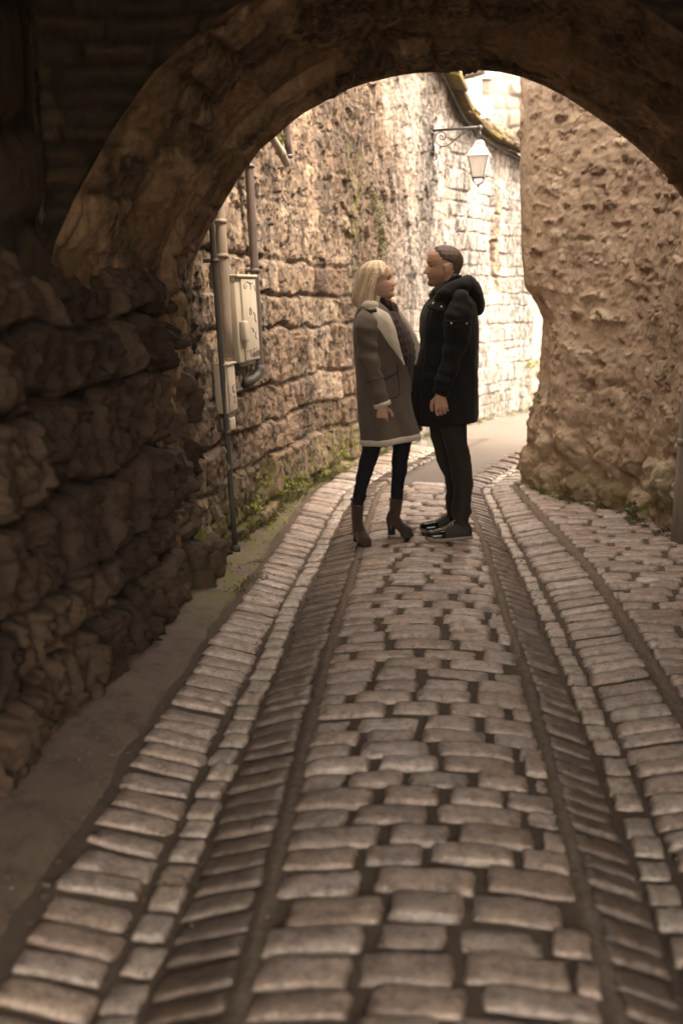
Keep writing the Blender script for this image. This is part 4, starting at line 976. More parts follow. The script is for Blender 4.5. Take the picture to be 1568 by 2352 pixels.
def foot_mesh(mb, heel, toe, zb, sole=.012, prof=None, wid=None, n=24, m=22):
    """shoe upper lofted from heel to toe: prof = (t, height), wid = (t, half width), zb = base height by t"""
    heel = np.array(heel, float); toe = np.array(toe, float); d = toe-heel; L = np.linalg.norm(d[:2]); d = np.array([d[0], d[1], 0])/L; s = np.array([-d[1], d[0], 0])
    G = []
    for t_ in np.linspace(0, 1, n):
        h = np.interp(t_, *zip(*prof)); w_ = np.interp(t_, *zip(*wid)); b = np.interp(t_, *zip(*zb)); a = np.linspace(0, 2*math.pi, m, endpoint=False)
        yy = np.sign(np.cos(a))*np.abs(np.cos(a))**.75*w_; zz = np.sin(a); zz = np.where(zz > 0, zz**.9*h, -np.abs(zz)**.3*.012)
        G.append(heel*[1, 1, 0]+d*L*t_+s*yy[:, None]+np.array([0, 0, 1])*(b+zz)[:, None]+np.array([0, 0, heel[2]]))
    G = np.array(G); mb.add(G.reshape(-1, 3), [tuple(f) for f in grid_faces(n, m, True)]+[tuple(range(m))[::-1], tuple((n-1)*m+i for i in range(m))])
    return d, s, L
def rot_head(loc, face_deg, pitch_deg, roll_deg=0, off=(0, 0, 0)):
    Mx = Matrix.Rotation(R(face_deg), 4, 'Z')@Matrix.Rotation(R(-pitch_deg), 4, 'Y')@Matrix.Rotation(R(roll_deg), 4, 'X')
    Mx.translation = Vector(loc); return Mx
def zr(x, y): return float(zprof(np.array(y), np.array(x-axis_x(y))))

# ------------------------------------------------------------------ THE WOMAN
gw = empty('person', (Z1(560, 2560)[0], YP, 0), 'blonde woman in taupe shearling-trimmed coat, dark jeans and heeled boots, looking up', 'person', 'couple facing each other')
C = Loft([(572, 400, 570, .07), (600, 352, 610, .12), (640, 326, 655, .165), (700, 302, 702, .185), (760, 292, 738, .195), (850, 290, 787, .20), (950, 298, 818, .195), (1050, 306, 802, .19), (1150, 316, 785, .185), (1250, 325, 770, .185), (1400, 333, 775, .19), (1550, 343, 800, .195), (1640, 352, 838, .20), (1716, 358, 872, .205), (1740, 360, 878, .205)])
zt, zb_ = C.z[-1], C.z[0]
ed = np.array([(572, 480), (640, 560), (700, 592), (780, 622), (860, 645), (930, 660), (1000, 678), (1050, 690), (1150, 718), (1240, 738), (1350, 742), (1450, 755), (1550, 778), (1640, 806), (1740, 812)], float)
edz = np.array([Z1(x, y, YP-.12) for y, x in ed]); o_ = np.argsort(edz[:, 2])
edge_x = lambda z: np.interp(z, edz[o_, 2], edz[o_, 0])
def coat_th(z): return C.th_of(z, edge_x(z)), np.full_like(z, -2*math.pi+R(28))
cl = lambda G: sstep(zb_+.34, zb_, G[..., 2])*np.clip((G[..., 0]-C.xl[0])/.40, 0, 1)*.062
cd = lambda T, z: .010*fbm(T*2.2, z*2.2, 81, 3)+.010*np.sin(T*7+z*3)*sstep(zb_+.5, zb_, z)
coat = loft_obj('coat', C, M_COAT, gw, zb_, zt, 120, 90, coat_th, 0, cl, .016, disp=cd)
mb = MB()
def ring_line(L, z, ta, tb, n=40, off=0.0, lift=cl, disp=cd):
    T = np.linspace(ta, tb, n); zz = np.full(n, z); P = L.pt(zz, T, off); c_, a, yc, ry = L.at(zz); d = P-np.stack([c_, yc, zz], -1); d[:, 2] = 0; d /= np.linalg.norm(d, axis=1)[:, None]; P = P+d*disp(T, zz)[:, None]
    P[:, 2] += lift(P); return P
t0, t1 = coat_th(np.array([zb_])); mb.tube(ring_line(C, zb_+.008, t0[0], t1[0], 90, .007), .018, 10, ry=.020); mb.build('hem', M_SHEAR, coat)
zs = Z1(330, 1262)[2]; mb = MB(); mb.tube(ring_line(C, zs, C.th_of(zs, C.at(zs)[0]+.1), -2*math.pi+R(30), 60, .001), .006, 8); mb.build('seam', M_PIPE, coat)
# lapels and collar
mb = MB(); patch(mb, C, [(600, 400, 500), (630, 412, 545), (670, 428, 580), (780, 482, 622), (900, 562, 652), (970, 618, 672), (1040, 665, 690), (1085, 695, 703)], .024, 11, .022); lapel = mb.build('lapel', M_SHEAR, coat); displace(lapel, wr(.004, 30, 30, 90))
mb = MB(); P = smooth_path(np.array([Z1(612, 600, YP+.02), Z1(650, 655, YP-.01), Z1(708, 740, YP-.02), Z1(765, 850, YP-.01), Z1(803, 940, YP), Z1(808, 1010, YP), Z1(800, 1090, YP)]), 2)
mb.tube(P, np.interp(np.linspace(0, 1, len(P)), [0, .3, .7, 1], [.018, .022, .024, .014]), 10, ry=.03); lap2 = mb.build('lapel', M_SHEAR, coat)
mb = MB(); P = [Z1(486, 592, YP-.125), Z1(445, 600, YP-.135), Z1(395, 605, YP-.12), Z1(352, 612, YP-.05), Z1(345, 606, YP+.04), Z1(380, 596, YP+.12), Z1(480, 590, YP+.13), Z1(580, 595, YP+.09)]
P = smooth_path(np.array(P), 3); mb.tube(P, np.interp(np.linspace(0, 1, len(P)), [0, .15, .5, 1], [.014, .022, .028, .024]), 12, ry=np.interp(np.linspace(0, 1, len(P)), [0, .15, .5, 1], [.018, .032, .042, .03])); col_ = mb.build('collar', M_SHEAR, coat); displace(col_, wr(.005, 30, 30, 91))
mb = MB(); P = [C.px(356, 622, .02), C.px(385, 640, .035), C.px(425, 640, .04), C.px(470, 632, .038)]; mb.tube(smooth_path(np.array(P), 2), .009, 8, ry=.012); mb.build('collar_binding', M_PIPE, coat)
mb = MB(); mb.tube(smooth_path(np.array([C.px(x-3, y, .004) for x, y in ((703, 1085), (722, 1150), (738, 1240), (742, 1350))]), 2), .006, 8); mb.build('front_edge', M_SHEAR, coat)
# pocket
mb = MB(); patch(mb, C, [(1165, 500, 652), (1250, 506, 662), (1320, 512, 662), (1352, 525, 648)], .004, 10, .012, 24); pk = mb.build('pocket', M_COAT, coat)
mb = MB(); patch(mb, C, [(1092, 500, 636), (1120, 500, 640), (1155, 500, 642), (1168, 505, 640)], .014, 10, .012, 18); mb.build('pocket_flap', M_COAT, coat)
mb = MB(); mb.tube(smooth_path(np.array([C.px(x, y, .012) for x, y in ((640, 1080), (645, 1150), (655, 1240), (663, 1310), (650, 1345), (600, 1362), (540, 1366))]), 2), .005, 8); mb.tube(smooth_path(np.array([C.px(x, y, .03) for x, y in ((645, 1140), (600, 1168), (550, 1192), (510, 1215))]), 2), .006, 8); mb.build('piping', M_PIPE, coat)
# near sleeve
Q, rr = limb([(392, 660, 62), (388, 720, 92), (385, 800, 95), (388, 900, 92), (405, 1010, 90), (428, 1110, 82), (452, 1210, 74), (482, 1320, 68), (522, 1428, 65)], [5.93, 5.88, 5.86, 5.86, 5.86, 5.85, 5.85, 5.84, 5.84])
mb = MB(); mb.tube(Q, rr, 30, ry=rr*.92); sl = mb.build('sleeve', M_COAT, coat); displace(sl, lambda c: wr(.012, 7, 16, 92)(c)+wr(.014, 9, 22, 192)(c))
mb = MB(); mb.tube([Q[-1]-np.array([.004, 0, -.014]), Q[-1]+np.array([.004, 0, -.010])], rr[-1]+.006, 26, ry=rr[-1]*.95+.006); cf = mb.build('cuff', M_SHEAR, sl)
i = int(np.argmin(np.abs(Q[:, 2]-Z1(450, 1215, 5.85)[2]))); mb = MB(); d_ = Q[i+1]-Q[i]; mb.tube([Q[i]-d_*.25, Q[i]+d_*.25], rr[i]+.006, 28, ry=rr[i]*.92+.006); mb.build('seam', M_PIPE, sl)
Q2, rr2 = limb([(640, 690, 60), (660, 780, 75), (670, 900, 75), (690, 1050, 72), (700, 1200, 66), (705, 1330, 60)], [6.18, 6.22, 6.23, 6.23, 6.22, 6.2])
mb = MB(); mb.tube(Q2, rr2, 24); mb.build('sleeve', M_COAT, coat)
# sweater
SW = Loft([(500, 498, 622, .062), (560, 500, 640, .066), (620, 520, 645, .075), (655, 480, 655, .11), (700, 450, 676, .14), (800, 400, 742, .158), (900, 385, 780, .165), (1000, 380, 795, .165), (1100, 380, 785, .16), (1200, 390, 772, .158), (1320, 400, 768, .16)], n=2.2)
def knit(T, z): return .004*np.sin(T*34)*np.sin(z*0+T*34)+.004*np.abs(np.sin(T*12))+.003*np.sin(z*150+3*np.sin(T*24))
sw = loft_obj('sweater', SW, M_KNIT, gw, SW.z[0], Z1(560, 640)[2], 160, 140, None, -.004, disp=knit)
TN = Loft([(548, 500, 640, .072), (556, 494, 648, .080), (580, 497, 654, .086), (612, 504, 660, .088), (634, 515, 660, .086), (665, 515, 655, .08)], n=2.1, sm=4)
tn = loft_obj('turtleneck', TN, M_KNIT, sw, TN.z[0], TN.z[-1], 40, 90, None, 0, lambda G: -.42*(G[..., 0]-Z1(572, 560)[0]), disp=lambda T, z: .003*np.sin(T*40)+.006*fbm(T*3, z*30, 5, 2))
# jeans
mbL = []
for pts, Y, nm in (([(455, 225, 92), (450, 300, 85), (430, 400, 80), (404, 500, 75), (380, 600, 66), (345, 720, 59), (322, 835, 52), (318, 880, 44)], 6.0, 'n'), ([(700, 190, 95), (698, 260, 92), (690, 340, 84), (678, 430, 75), (667, 510, 70), (660, 600, 67), (650, 710, 59), (642, 825, 50), (640, 880, 44)], 6.12, 'f')):
    Q, rr = limb([(p[0], p[1]+1388.8, p[2]) for p in pts], [Y]*len(pts), m=60); mbL.append((Q, rr))
mb = MB()
for Q, rr in mbL: mb.tube(Q, rr, 26, ry=rr*1.02)
mb.ball((mbL[0][0][0]+mbL[1][0][0])/2+np.array([0, 0, .05]), (.15, .13, .13))
je = mb.build('jeans', M_JEANS, gw); displace(je, lambda c: wr(.007, 8, 15, 94)(c)+wr(.004, 9, 22, 95)(c))
# boots
def boot(shaft, Y, heel, toe, hh, label=None):
    Q, rr = limb([(p[0], p[1]+1388.8, p[2]) for p in shaft], [Y]*len(shaft), m=30)
    heel = np.array(heel); toe = np.array(toe); zg = zr((heel[0]+toe[0])/2, (heel[1]+toe[1])/2)+.004
    mb = MB(); mb.tube(Q, rr, 22, ry=rr*1.0)
    H0 = np.array([heel[0], heel[1], zg]); T0 = np.array([toe[0], toe[1], zg])
    d, s, L = foot_mesh(mb, H0, T0, [(0, hh), (.25, hh*.92), (.6, .022), (1, .014)], prof=[(0, .05), (.12, .085), (.35, .085), (.6, .062), (.8, .046), (.95, .034), (1, .012)], wid=[(0, .022), (.12, .033), (.4, .034), (.7, .042), (.9, .035), (1, .014)])
    b = mb.build('boot', M_BOOT, gw); with_mods(b, ('REMESH', dict(mode='VOXEL', voxel_size=.0045)), ('SMOOTH', dict(factor=.5, iterations=4))); displace(b, wr(.003, 16, 40, 96))
    mb = MB(); c0 = H0+d*.022; mb.tube([c0+np.array([0, 0, hh+.02]), c0+np.array([0, 0, hh*.5])+d*.006, c0+d*.008], [.031, .024, .025], 12); mb.build('heel', M_SOLE, b)
    mb = MB(); G = []
    for t_ in np.linspace(0, 1, 14):
        bz = np.interp(t_, [0, .25, .6, 1], [hh, hh*.92, .022, .014]); w_ = np.interp(t_, [0, .12, .4, .7, .9, 1], [.02, .032, .03, .042, .036, .014]); p = H0+d*L*t_
        th_ = .022 if t_ > .55 else .008
        G.append([p-s*w_+np.array([0, 0, bz]), p+s*w_+np.array([0, 0, bz]), p+s*w_+np.array([0, 0, max(0, bz-th_)]), p-s*w_+np.array([0, 0, max(0, bz-th_)])])
    mb.add(np.array(G).reshape(-1, 3), [tuple(f) for f in grid_faces(14, 4, True)]+[(3, 2, 1, 0), (52, 53, 54, 55)]); mb.build('sole', M_SOLE, b)
    mb = MB(); mb.tube([Q[0]+np.array([0, 0, .0]), Q[0]-np.array([0, 0, .012])], rr[0]+.004, 20); mb.build('cuff', M_BOOT, b)
    return b
pn = on_z((1200+325/2.24)*.6125, (1500+1180/2.24)*.6125, 0)
boot([(314, 826, 57), (312, 900, 53), (310, 990, 50), (315, 1060, 48), (318, 1110, 46)], 6.03, (pn[0]-.025, 6.075), (pn[0]+.055, 5.925), .075)
hf = Z2(588, 1160, 6.12); tf = Z2(778, 1160, 6.08)
boot([(640, 824, 56), (634, 900, 52), (622, 970, 52), (612, 1030, 52)], 6.12, (hf[0]-.02, 6.12), (tf[0]+.0, 6.06), .085)
# head, hands
chin = Z1(628, 497, YP-.03)
HWm = 0.222
Hw = rot_head((0, 0, 0), -14, 13); off_ = Hw.to_3x3()@Vector((.086, 0, .02)); Hw.translation = Vector(chin)-off_
wristw = Z1(528, 1440, 5.84)
def capsw(mb, tl):
    n0 = tl([[-.030, 0, .09]])[0]; base_n = Z1(540, 640, YP+.02)
    mb.capsule(n0, base_n, .046, .050, 18); mb.capsule(base_n, Z1(540, 900), .085, .10, 16); mb.capsule(Z1(540, 900), Z1(540, 1430), .10, .11, 16)
    mb.capsule(Z1(430, 690, 5.95), Z1(405, 1000, 5.86), .035, .034, 10); mb.capsule(Z1(405, 1000, 5.86), wristw+np.array([0, 0, .03]), .033, .024, 10)
    mb.capsule(Z1(640, 700, 6.15), Z1(690, 1050, 6.22), .035, .03, 10); mb.capsule(Z1(690, 1050, 6.22), Z1(703, 1300, 6.2), .03, .022, 10)
    hand_caps(mb, wristw+np.array([-.004, 0, .012]), (.0, 0, -1), (1, -.25, 0), (.15, 1, 0), .86, 1.25)
    hand_caps(mb, Z1(703, 1310, 6.2), (.1, 0, -1), (1, .2, 0), (0, -1, 0), .86, 1.2)
    for Q, rr in mbL: mb.tube(Q, rr*.42, 12); mb.ball(Q[-1], rr[-1]*.4); mb.capsule(Q[0], Q[6], .05, .045)
    mb.capsule(Z1(540, 1430), mbL[0][0][0], .1, .045); mb.capsule(Z1(540, 1430), mbL[1][0][0], .1, .045)
bodyw, tlw, Gw = build_body(gw, Hw, HWm, False, M_SKINW, capsw, 1.0)
# hair: a chin-length bob parted over the forehead
HR = Loft([(236, 440, 505, .022), (241, 418, 522, .04), (250, 398, 538, .055), (266, 375, 550, .068), (290, 352, 568, .08), (330, 333, 600, .088), (380, 320, 590, .092), (440, 308, 560, .094), (500, 297, 555, .094), (545, 290, 560, .092), (585, 300, 560, .086)], YP-.01, n=2.1, sm=6)
he = np.array([(236, 500), (250, 532), (266, 542), (285, 548), (300, 545), (318, 540), (335, 522), (352, 506), (370, 486), (390, 468), (420, 455), (460, 458), (500, 474), (540, 484), (585, 480)], float)
hz = np.array([Z1(x, y, YP-.08) for y, x in he]); oh = np.argsort(hz[:, 2]); hxe = lambda z: np.interp(z, hz[oh, 2], hz[oh, 0])
def hair_th(z):
    t0 = HR.th_of(z, hxe(z)); t0 = np.where(z > Z1(400, 250)[2], t0*sstep(Z1(400, 234)[2], Z1(400, 250)[2], z), t0); return t0, -2*math.pi-t0*1.2
hl = lambda G: .012*fbm(np.arctan2(G[..., 1]-YP, G[..., 0]-HR.at(1.5)[0])*6, G[..., 2]*0, 7, 2)*sstep(HR.z[0]+.12, HR.z[0], G[..., 2])
hd = lambda T, z: sstep(HR.z[-1]-.004, HR.z[-1]-.03, z)*(.004*(vnoise(T*16, z*2.5, 6)-.5)+.0026*(vnoise(T*48, z*4, 16)-.5)+.006*fbm(T*3, z*7, 26, 2))
hair = loft_obj('hair', HR, M_BLONDE, gw, HR.z[0], HR.z[-1], 110, 190, hair_th, 0, hl, .014, disp=hd)
mb = MB()
for i in range(420):    # loose strands
    ta = random.uniform(-math.pi*1.55, -math.pi*.45); zt_ = random.uniform(Z1(400, 420)[2], Z1(400, 262)[2]); ln = random.uniform(.08, .26); zz = np.linspace(zt_, max(zt_-ln, HR.z[0]-.012), 10); th0, th1 = hair_th(np.clip(zz, HR.z[0], HR.z[-1]))
    T = np.minimum(np.linspace(ta, ta+random.gauss(0, .08), 10), th0-.02); of = random.uniform(-.001, .006)+.004*np.sin(np.linspace(0, 5, 10)+i)
    P = HR.pt(np.clip(zz, HR.z[0], HR.z[-1]), T, of); P[:, 2] = zz; mb.tube(P, .0013, 4, t=random.random())
mb.build('loose_strands', M_BLONDE, hair)

# ------------------------------------------------------------------ THE MAN
gm = empty('person', (Z1(1080, 2560)[0], YP+.03, 0), 'short-haired man in black hooded parka, charcoal jeans and lace-up shoes, facing the woman', 'person', 'couple facing each other')
YM = 6.10
J = Loft([(455, 1010, 1165, .085), (490, 975, 1215, .13), (530, 930, 1275, .19), (570, 895, 1300, .215), (610, 872, 1308, .225), (680, 848, 1313, .232), (800, 834, 1320, .235), (900, 838, 1322, .232), (1000, 815, 1321, .228), (1100, 790, 1319, .225), (1250, 760, 1317, .225), (1400, 767, 1316, .23), (1500, 776, 1314, .235), (1583, 786, 1312, .24)], YM, n=2.5)
jd = lambda T, z: .012*fbm(T*2.5, z*3.5, 101, 3)+.006*np.abs(fbm(T*4, z*9, 102, 3))
jl = lambda G: .03*sstep(J.z[0]+.3, J.z[0], G[..., 2])*np.clip((G[..., 0]-J.xl[0])/.4, 0, 1)
jk = loft_obj('parka', J, M_PARKA, gm, J.z[0], J.z[-1], 130, 100, None, 0, jl, disp=jd)
# hood, collar
mb = MB(); P = [Z1(985, 560, YM-.16), Z1(1040, 505, YM-.19), Z1(1120, 450, YM-.18), Z1(1205, 420, YM-.13), Z1(1262, 410, YM), Z1(1205, 425, YM+.13), Z1(1110, 470, YM+.18), Z1(1000, 540, YM+.17)]
P = smooth_path(np.array(P), 3); k_ = np.linspace(0, 1, len(P)); mb.tube(P, np.interp(k_, [0, .2, .5, .8, 1], [.03, .040, .050, .040, .03]), 14, ry=np.interp(k_, [0, .2, .5, .8, 1], [.035, .045, .05, .045, .035]))
mb.ball(Z1(1300, 520, YM), (.052, .13, .115), np.array(Matrix.Rotation(R(-14), 3, 'Y')), 20, 14); mb.ball(Z1(1255, 440, YM), (.06, .12, .055), np.array(Matrix.Rotation(R(16), 3, 'Y')), 18, 12); mb.ball(Z1(1270, 385, YM+.02), (.03, .09, .022), None, 16, 10)
hood = mb.build('hood', M_PARKA, jk); with_mods(hood, ('REMESH', dict(mode='VOXEL', voxel_size=.007)), ('SMOOTH', dict(factor=.5, iterations=5))); displace(hood, lambda c: wr(.012, 9, 11, 103)(c)+wr(.004, 16, 18, 104)(c))
SC_ = Loft([(338, 1075, 1182, .066), (365, 1030, 1190, .075), (400, 985, 1196, .082), (450, 945, 1200, .09), (500, 925, 1205, .10), (560, 922, 1210, .11), (590, 930, 1200, .10)], YM, n=2.2, sm=5)
scf = loft_obj('scarf', SC_, M_SCARF, gm, SC_.z[0], SC_.z[-1], 60, 80, None, 0, disp=lambda T, z: .007*np.sin(z*95+2.5*np.sin(T)+2*fbm(T*2, z*6, 3, 2))+.006*fbm(T*3, z*12, 105, 2))
mb = MB(); patch(mb, J, [(545, 985, 1035), (570, 930, 1040), (592, 893, 1035), (615, 900, 1025), (640, 975, 1015)], .012, 9, .014, 22); fl = mb.build('collar_flap', M_PARKA, jk); displace(fl, wr(.006, 24, 24, 106))
for x, y in ((937, 577), (1000, 602)): mb = MB(); mb.ball(J.px(x, y, .03), (.007, .006, .007), None, 12, 8); mb.build('button', M_SNAP, fl)
mb = MB(); mb.tube(smooth_path(np.array([J.px(x, y, .004) for x, y in ((905, 640), (885, 800), (890, 950), (870, 1100), (835, 1300), (838, 1500), (845, 1575))]), 2), .006, 8, ry=.01); mb.build('placket', M_PARKA, jk)
mb = MB(); patch(mb, J, [(1150, 850, 985), (1175, 850, 985), (1200, 855, 975)], .012, 9, .012, 10); mb.build('pocket_flap', M_PARKA, jk)
YA = 5.86
Q, rr = limb([(1185, 505, 66), (1178, 560, 98), (1165, 640, 108), (1155, 720, 106), (1148, 810, 103), (1140, 900, 100), (1112, 1010, 92), (1085, 1110, 86), (1048, 1220, 77), (1006, 1338, 64)], [YM-.17, YA+.02, YA, YA, YA, YA, YA-.01, YA-.02, YA-.02, YA-.02], m=64)
mb = MB(); mb.tube(Q, rr, 34, ry=rr*.95); sl = mb.build('sleeve', M_PARKA, jk); displace(sl, lambda c: wr(.016, 7, 12, 107)(c)+wr(.012, 10, 20, 108)(c))
i = int(np.argmin(np.abs(Q[:, 2]-Z1(1150, 738, YA)[2]))); mb = MB(); mb.tube(Q[i-1:i+2], rr[i]+.008, 30, ry=rr[i]*.95+.008); ba = mb.build('strap', M_PARKA, sl); displace(ba, wr(.005, 14, 30, 109))
for x, y in ((1090, 740), (1218, 742)):
    q = Z1(x, y, YA); k = (q[0]-Q[i][0])/(rr[i]+.008); q[1] = Q[i][1]-(rr[i]*.95+.010)*math.sqrt(max(0, 1-k*k)); mb = MB(); mb.ball(q, .006, None, 10, 8); mb.build('button', M_SNAP, sl)
mb = MB(); d_ = Q[-1]-Q[-2]; d_ /= np.linalg.norm(d_); mb.tube([Q[-1]-d_*.05, Q[-1]-d_*.045, Q[-1]+d_*.004], [rr[-1]+.003, rr[-1]+.006, rr[-1]+.004], 28); mb.build('cuff', M_PARKA, sl)
Qf, rf = limb([(1150, 560, 80), (1140, 700, 95), (1120, 900, 92), (1060, 1100, 84), (985, 1290, 68)], [YM+.24]*5); mb = MB(); mb.tube(Qf, rf, 24); mb.build('sleeve', M_PARKA, jk)
# trousers
legs = []
for pts, Y in (([(1112, 60, 132), (1112, 160, 124), (1125, 260, 112), (1142, 350, 96), (1158, 430, 92), (1172, 500, 92), (1182, 600, 90), (1193, 720, 87), (1194, 850, 84), (1186, 940, 76), (1182, 1000, 72), (1178, 1050, 66)], 6.02), ([(1000, 60, 112), (1005, 160, 108), (1020, 300, 92), (1040, 420, 80), (1062, 520, 76), (1098, 610, 68), (1112, 780, 58), (1116, 900, 56), (1112, 1010, 50)], 6.19)):
    Q, rr = limb([(p[0], p[1]+1388.8, p[2]) for p in pts], [Y]*len(pts), m=70); legs.append((Q, rr))
mb = MB()
for Q, rr in legs: mb.tube(Q, rr, 28, ry=np.minimum(rr, .085))
mb.ball((legs[0][0][0]+legs[1][0][0])/2, (.13, .15, .14)); tr = mb.build('jeans', M_GREYJ, gm)
zk = Z2(1180, 900)[2]
displace(tr, lambda c: wr(.010, 7, 11, 111)(c)+wr(.005, 9, 20, 112)(c)+.006*np.sin(c[:, 2]*58+9*fbm(c[:, 0]*9, c[:, 2]*6, 4, 2)+20*c[:, 0])*sstep(zk+.12, zk-.05, c[:, 2]))
# shoes
def shoe(heel, toe):
    zg = zr((heel[0]+toe[0])/2, (heel[1]+toe[1])/2)+.006
    H0 = np.array([heel[0], heel[1], zg]); T0 = np.array([toe[0], toe[1], zg]); mb = MB()
    zb = [(0, .022), (.5, .018), (.85, .018), (1, .03)]; wid = [(0, .024), (.08, .036), (.35, .038), (.65, .047), (.86, .040), (.96, .026), (1, .012)]
    d, s, L = foot_mesh(mb, H0, T0, zb, prof=[(0, .05), (.06, .078), (.2, .086), (.34, .090), (.5, .070), (.66, .052), (.82, .042), (.95, .030), (1, .012)], wid=wid)
    up = mb.build('shoe', M_SHOE, gm)
    mb = MB(); foot_mesh(mb, H0+d*L*.60, T0+d*.003, [(0, .019), (.6, .019), (1, .03)], prof=[(0, .054), (.3, .049), (.55, .043), (.85, .031), (1, .012)], wid=[(0, .047), (.2, .049), (.65, .042), (.9, .028), (1, .014)]); mb.build('toe_cap', M_PATENT, up)
    mb = MB(); G = []
    for t_ in np.linspace(0, 1, 20):
        w_ = np.interp(t_, *zip(*wid))+.004; b = np.interp(t_, *zip(*zb)); p = H0-d*.004+d*(L+.006)*t_
        G.append([p-s*w_+np.array([0, 0, b]), p+s*w_+np.array([0, 0, b]), p+s*w_*.97+np.array([0, 0, max(-.004, b-.022)]), p-s*w_*.97+np.array([0, 0, max(-.004, b-.022)])])
    mb.add(np.array(G).reshape(-1, 3), [tuple(f) for f in grid_faces(20, 4, True)]+[(3, 2, 1, 0), (76, 77, 78, 79)]); mb.build('sole', M_RUB, up)
    mb = MB()
    for k in range(5):
        t_ = .40+.055*k; h = np.interp(t_, [.34, .5, .66], [.112, .090, .072]); p = H0+d*L*t_; w_ = .022
        mb.tube([p-s*w_*1.2+np.array([0, 0, h-.012]), p-s*w_*.6+np.array([0, 0, h-.001]), p+d*.008+s*w_*.5+np.array([0, 0, h]), p+d*.012+s*w_*1.1+np.array([0, 0, h-.012])], .0038, 6)
    mb.tube(smooth_path(np.array([H0+d*L*.36+np.array([0, 0, .118]), H0+d*L*.42-s*.03+np.array([0, 0, .10]), H0+d*L*.5-s*.035+np.array([0, 0, .075])]), 2), .0035, 6)
    mb.build('lace', M_LACE, up)
    mb = MB(); mb.tube(smooth_path(np.array([H0+d*L*.02+np.array([0, 0, .095]), H0+d*L*.12-s*.037+np.array([0, 0, .092]), H0+d*L*.26-s*.037+np.array([0, 0, .10]), H0+d*L*.36-s*.02+np.array([0, 0, .118])]), 2), .006, 8); mb.build('trim', M_LACE, up)
    return up
h0 = Z2(1268, 1160, 5.99); t0_ = Z2(888, 1160, 5.95); shoe((h0[0], 6.01), (t0_[0], 5.955))
h1 = Z2(1190, 1120, 6.2); t1_ = Z2(840, 1120, 6.17); shoe((h1[0], 6.2), (t1_[0], 6.165))
# head, hand
HMm = .240; Hm = rot_head((0, 0, 0), 180+3, 1); Hm.translation = Vector(Z1(1032, 440, YM-.01))
wm = Z1(1003, 1345, YA-.02)
def capsm(mb, tl):
    n0 = tl([[-.025, 0, .09]])[0]; bn = Z1(1110, 540, YM)
    mb.capsule(n0, bn, .060, .066, 18); mb.capsule(bn, Z1(1080, 800, YM), .10, .13, 16); mb.capsule(Z1(1080, 800, YM), Z1(1060, 1400, YM), .13, .12, 16)
    mb.capsule(Z1(1170, 620, YA), Z1(1140, 900, YA), .045, .042, 10); mb.capsule(Z1(1140, 900, YA), wm+np.array([.005, 0, .03]), .04, .027, 10)
    mb.capsule(Z1(1150, 600, YM+.22), Z1(1120, 900, YM+.24), .045, .04, 10); mb.capsule(Z1(1120, 900, YM+.24), Z1(985, 1290, YM+.24), .04, .026, 10)
    hand_caps(mb, wm+np.array([.0, 0, .012]), (.12, 0, -1), (-1, -.2, -.12), (.35, 1, 0), 1.0, 1.0)
    hand_caps(mb, Z1(982, 1300, YM+.24), (.0, 0, -1), (-1, .2, 0), (0, -1, 0), 1.0, 1.1)
    for Q, rr in legs: mb.tube(Q[4:], np.minimum(rr[4:], .1)*.55, 12); mb.ball(Q[-1], rr[-1]*.5); mb.capsule(Q[4], Q[8], .06, .055)
    mb.capsule(Z1(1060, 1400, YM), legs[0][0][4], .11, .06); mb.capsule(Z1(1060, 1400, YM), legs[1][0][4], .11, .06)
bodym, tlm, Gm = build_body(gm, Hm, HMm, True, M_SKINM, capsm, 1.10)
G = head_grid(HMm, 1.10, True, 170, 260); q = G[..., 2]/HMm; x = G[..., 0]
lim = np.interp(q, [0, .18, .24, .40, .48, .575, .66, .76, .86, .93, 1], [-.09, -.07, -.055, -.042, -.038, -.034, .022, .044, .064, .072, .08])
lim = lim+.012*fbm(q*60, G[..., 1]*90, 9, 3)
c_ = G.mean(axis=(0, 1)); c_[2] = .6*HMm; nrm = G-np.array([0, 0, .55*HMm]); nrm /= np.linalg.norm(nrm, axis=-1)[..., None]+1e-9
G2 = G+nrm*(-.001+(.004+.003*sstep(.5, .9, q))*sstep(.0, .03, lim-x)+.0012*vnoise(G[..., 0]*170, G[..., 1]*170+G[..., 2]*40, 4))[..., None]
msk = (x < lim) & (q > .16)
nz, nt = G.shape[:2]; F = []
for i in range(nz-1):
    for j in range(nt):
        j2 = (j+1) % nt
        if msk[i, j] and msk[i, j2] and msk[i+1, j] and msk[i+1, j2]: F.append((i*nt+j, i*nt+j2, (i+1)*nt+j2, (i+1)*nt+j))
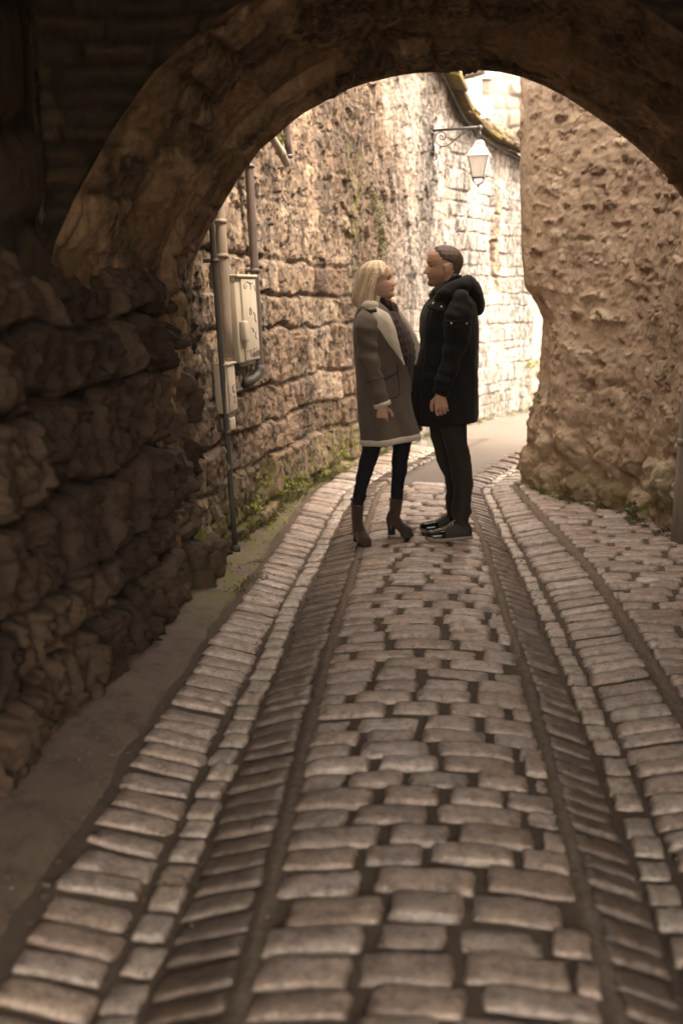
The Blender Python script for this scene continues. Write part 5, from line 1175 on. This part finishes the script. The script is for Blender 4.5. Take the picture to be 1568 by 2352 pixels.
o = mesh_obj('hair', tlm(G2.reshape(-1, 3)), F, M_DHAIR, gm, {'tint': (.1+.5*vnoise(G[..., 0]*90, G[..., 1]*90+G[..., 2]*40, 11)).ravel()}); with_mods(o, ('SOLIDIFY', dict(thickness=.012, offset=-1)))
# ================================================================== CAMERA / LIGHT
cam = bpy.data.cameras.new('camera'); co = bpy.data.objects.new('camera', cam); COL.objects.link(co)
co.location = (0, 0, EYE); co.rotation_euler = (math.pi/2-PITCH, 0, 0)
cam.sensor_fit = 'VERTICAL'; cam.sensor_height = 36; cam.sensor_width = 24; cam.lens = 35; cam.clip_start = .05; cam.clip_end = 300
cam.dof.use_dof = True; cam.dof.focus_distance = 5.7; cam.dof.aperture_fstop = 1.5
scene.camera = co
EL, AZ = R(50), R(115)     # azimuth measured from +Y towards +X
sun = bpy.data.lights.new('sun', 'SUN'); so = bpy.data.objects.new('sun', sun); COL.objects.link(so)
sun.energy = .3; sun.angle = R(14); sun.color = (1, .92, .79)
d = Vector((math.sin(AZ)*math.cos(EL), math.cos(AZ)*math.cos(EL), math.sin(EL)))
so.rotation_euler = d.to_track_quat('Z', 'Y').to_euler()
w = bpy.data.worlds.new('World'); scene.world = w; w.use_nodes = True; nt = w.node_tree
bg = nt.nodes['Background']; sky = nt.nodes.new('ShaderNodeTexSky'); sky.sky_type = 'NISHITA'; sky.sun_disc = False
sky.sun_elevation = EL; sky.sun_rotation = AZ; sky.dust_density = 4; sky.air_density = 1.0; sky.ozone_density = .5
hs = nt.nodes.new('ShaderNodeHueSaturation'); hs.inputs['Saturation'].default_value = .25
mx = nt.nodes.new('ShaderNodeMix'); mx.data_type = 'RGBA'; mx.blend_type = 'MULTIPLY'; mx.inputs[0].default_value = 1; mx.inputs[7].default_value = (1.0, .845, .685, 1)
nt.links.new(sky.outputs[0], hs.inputs['Color']); nt.links.new(hs.outputs[0], mx.inputs[6]); nt.links.new(mx.outputs[2], bg.inputs[0])
bg.inputs[1].default_value = .15
vs = scene.view_settings; scene.display_settings.display_device = 'sRGB'
vs.view_transform = 'Standard'; vs.look = 'None'; vs.gamma = 1; vs.exposure = 3.72
scene.cycles.max_bounces = 10; scene.cycles.diffuse_bounces = 7
scene.cycles.use_denoising = True
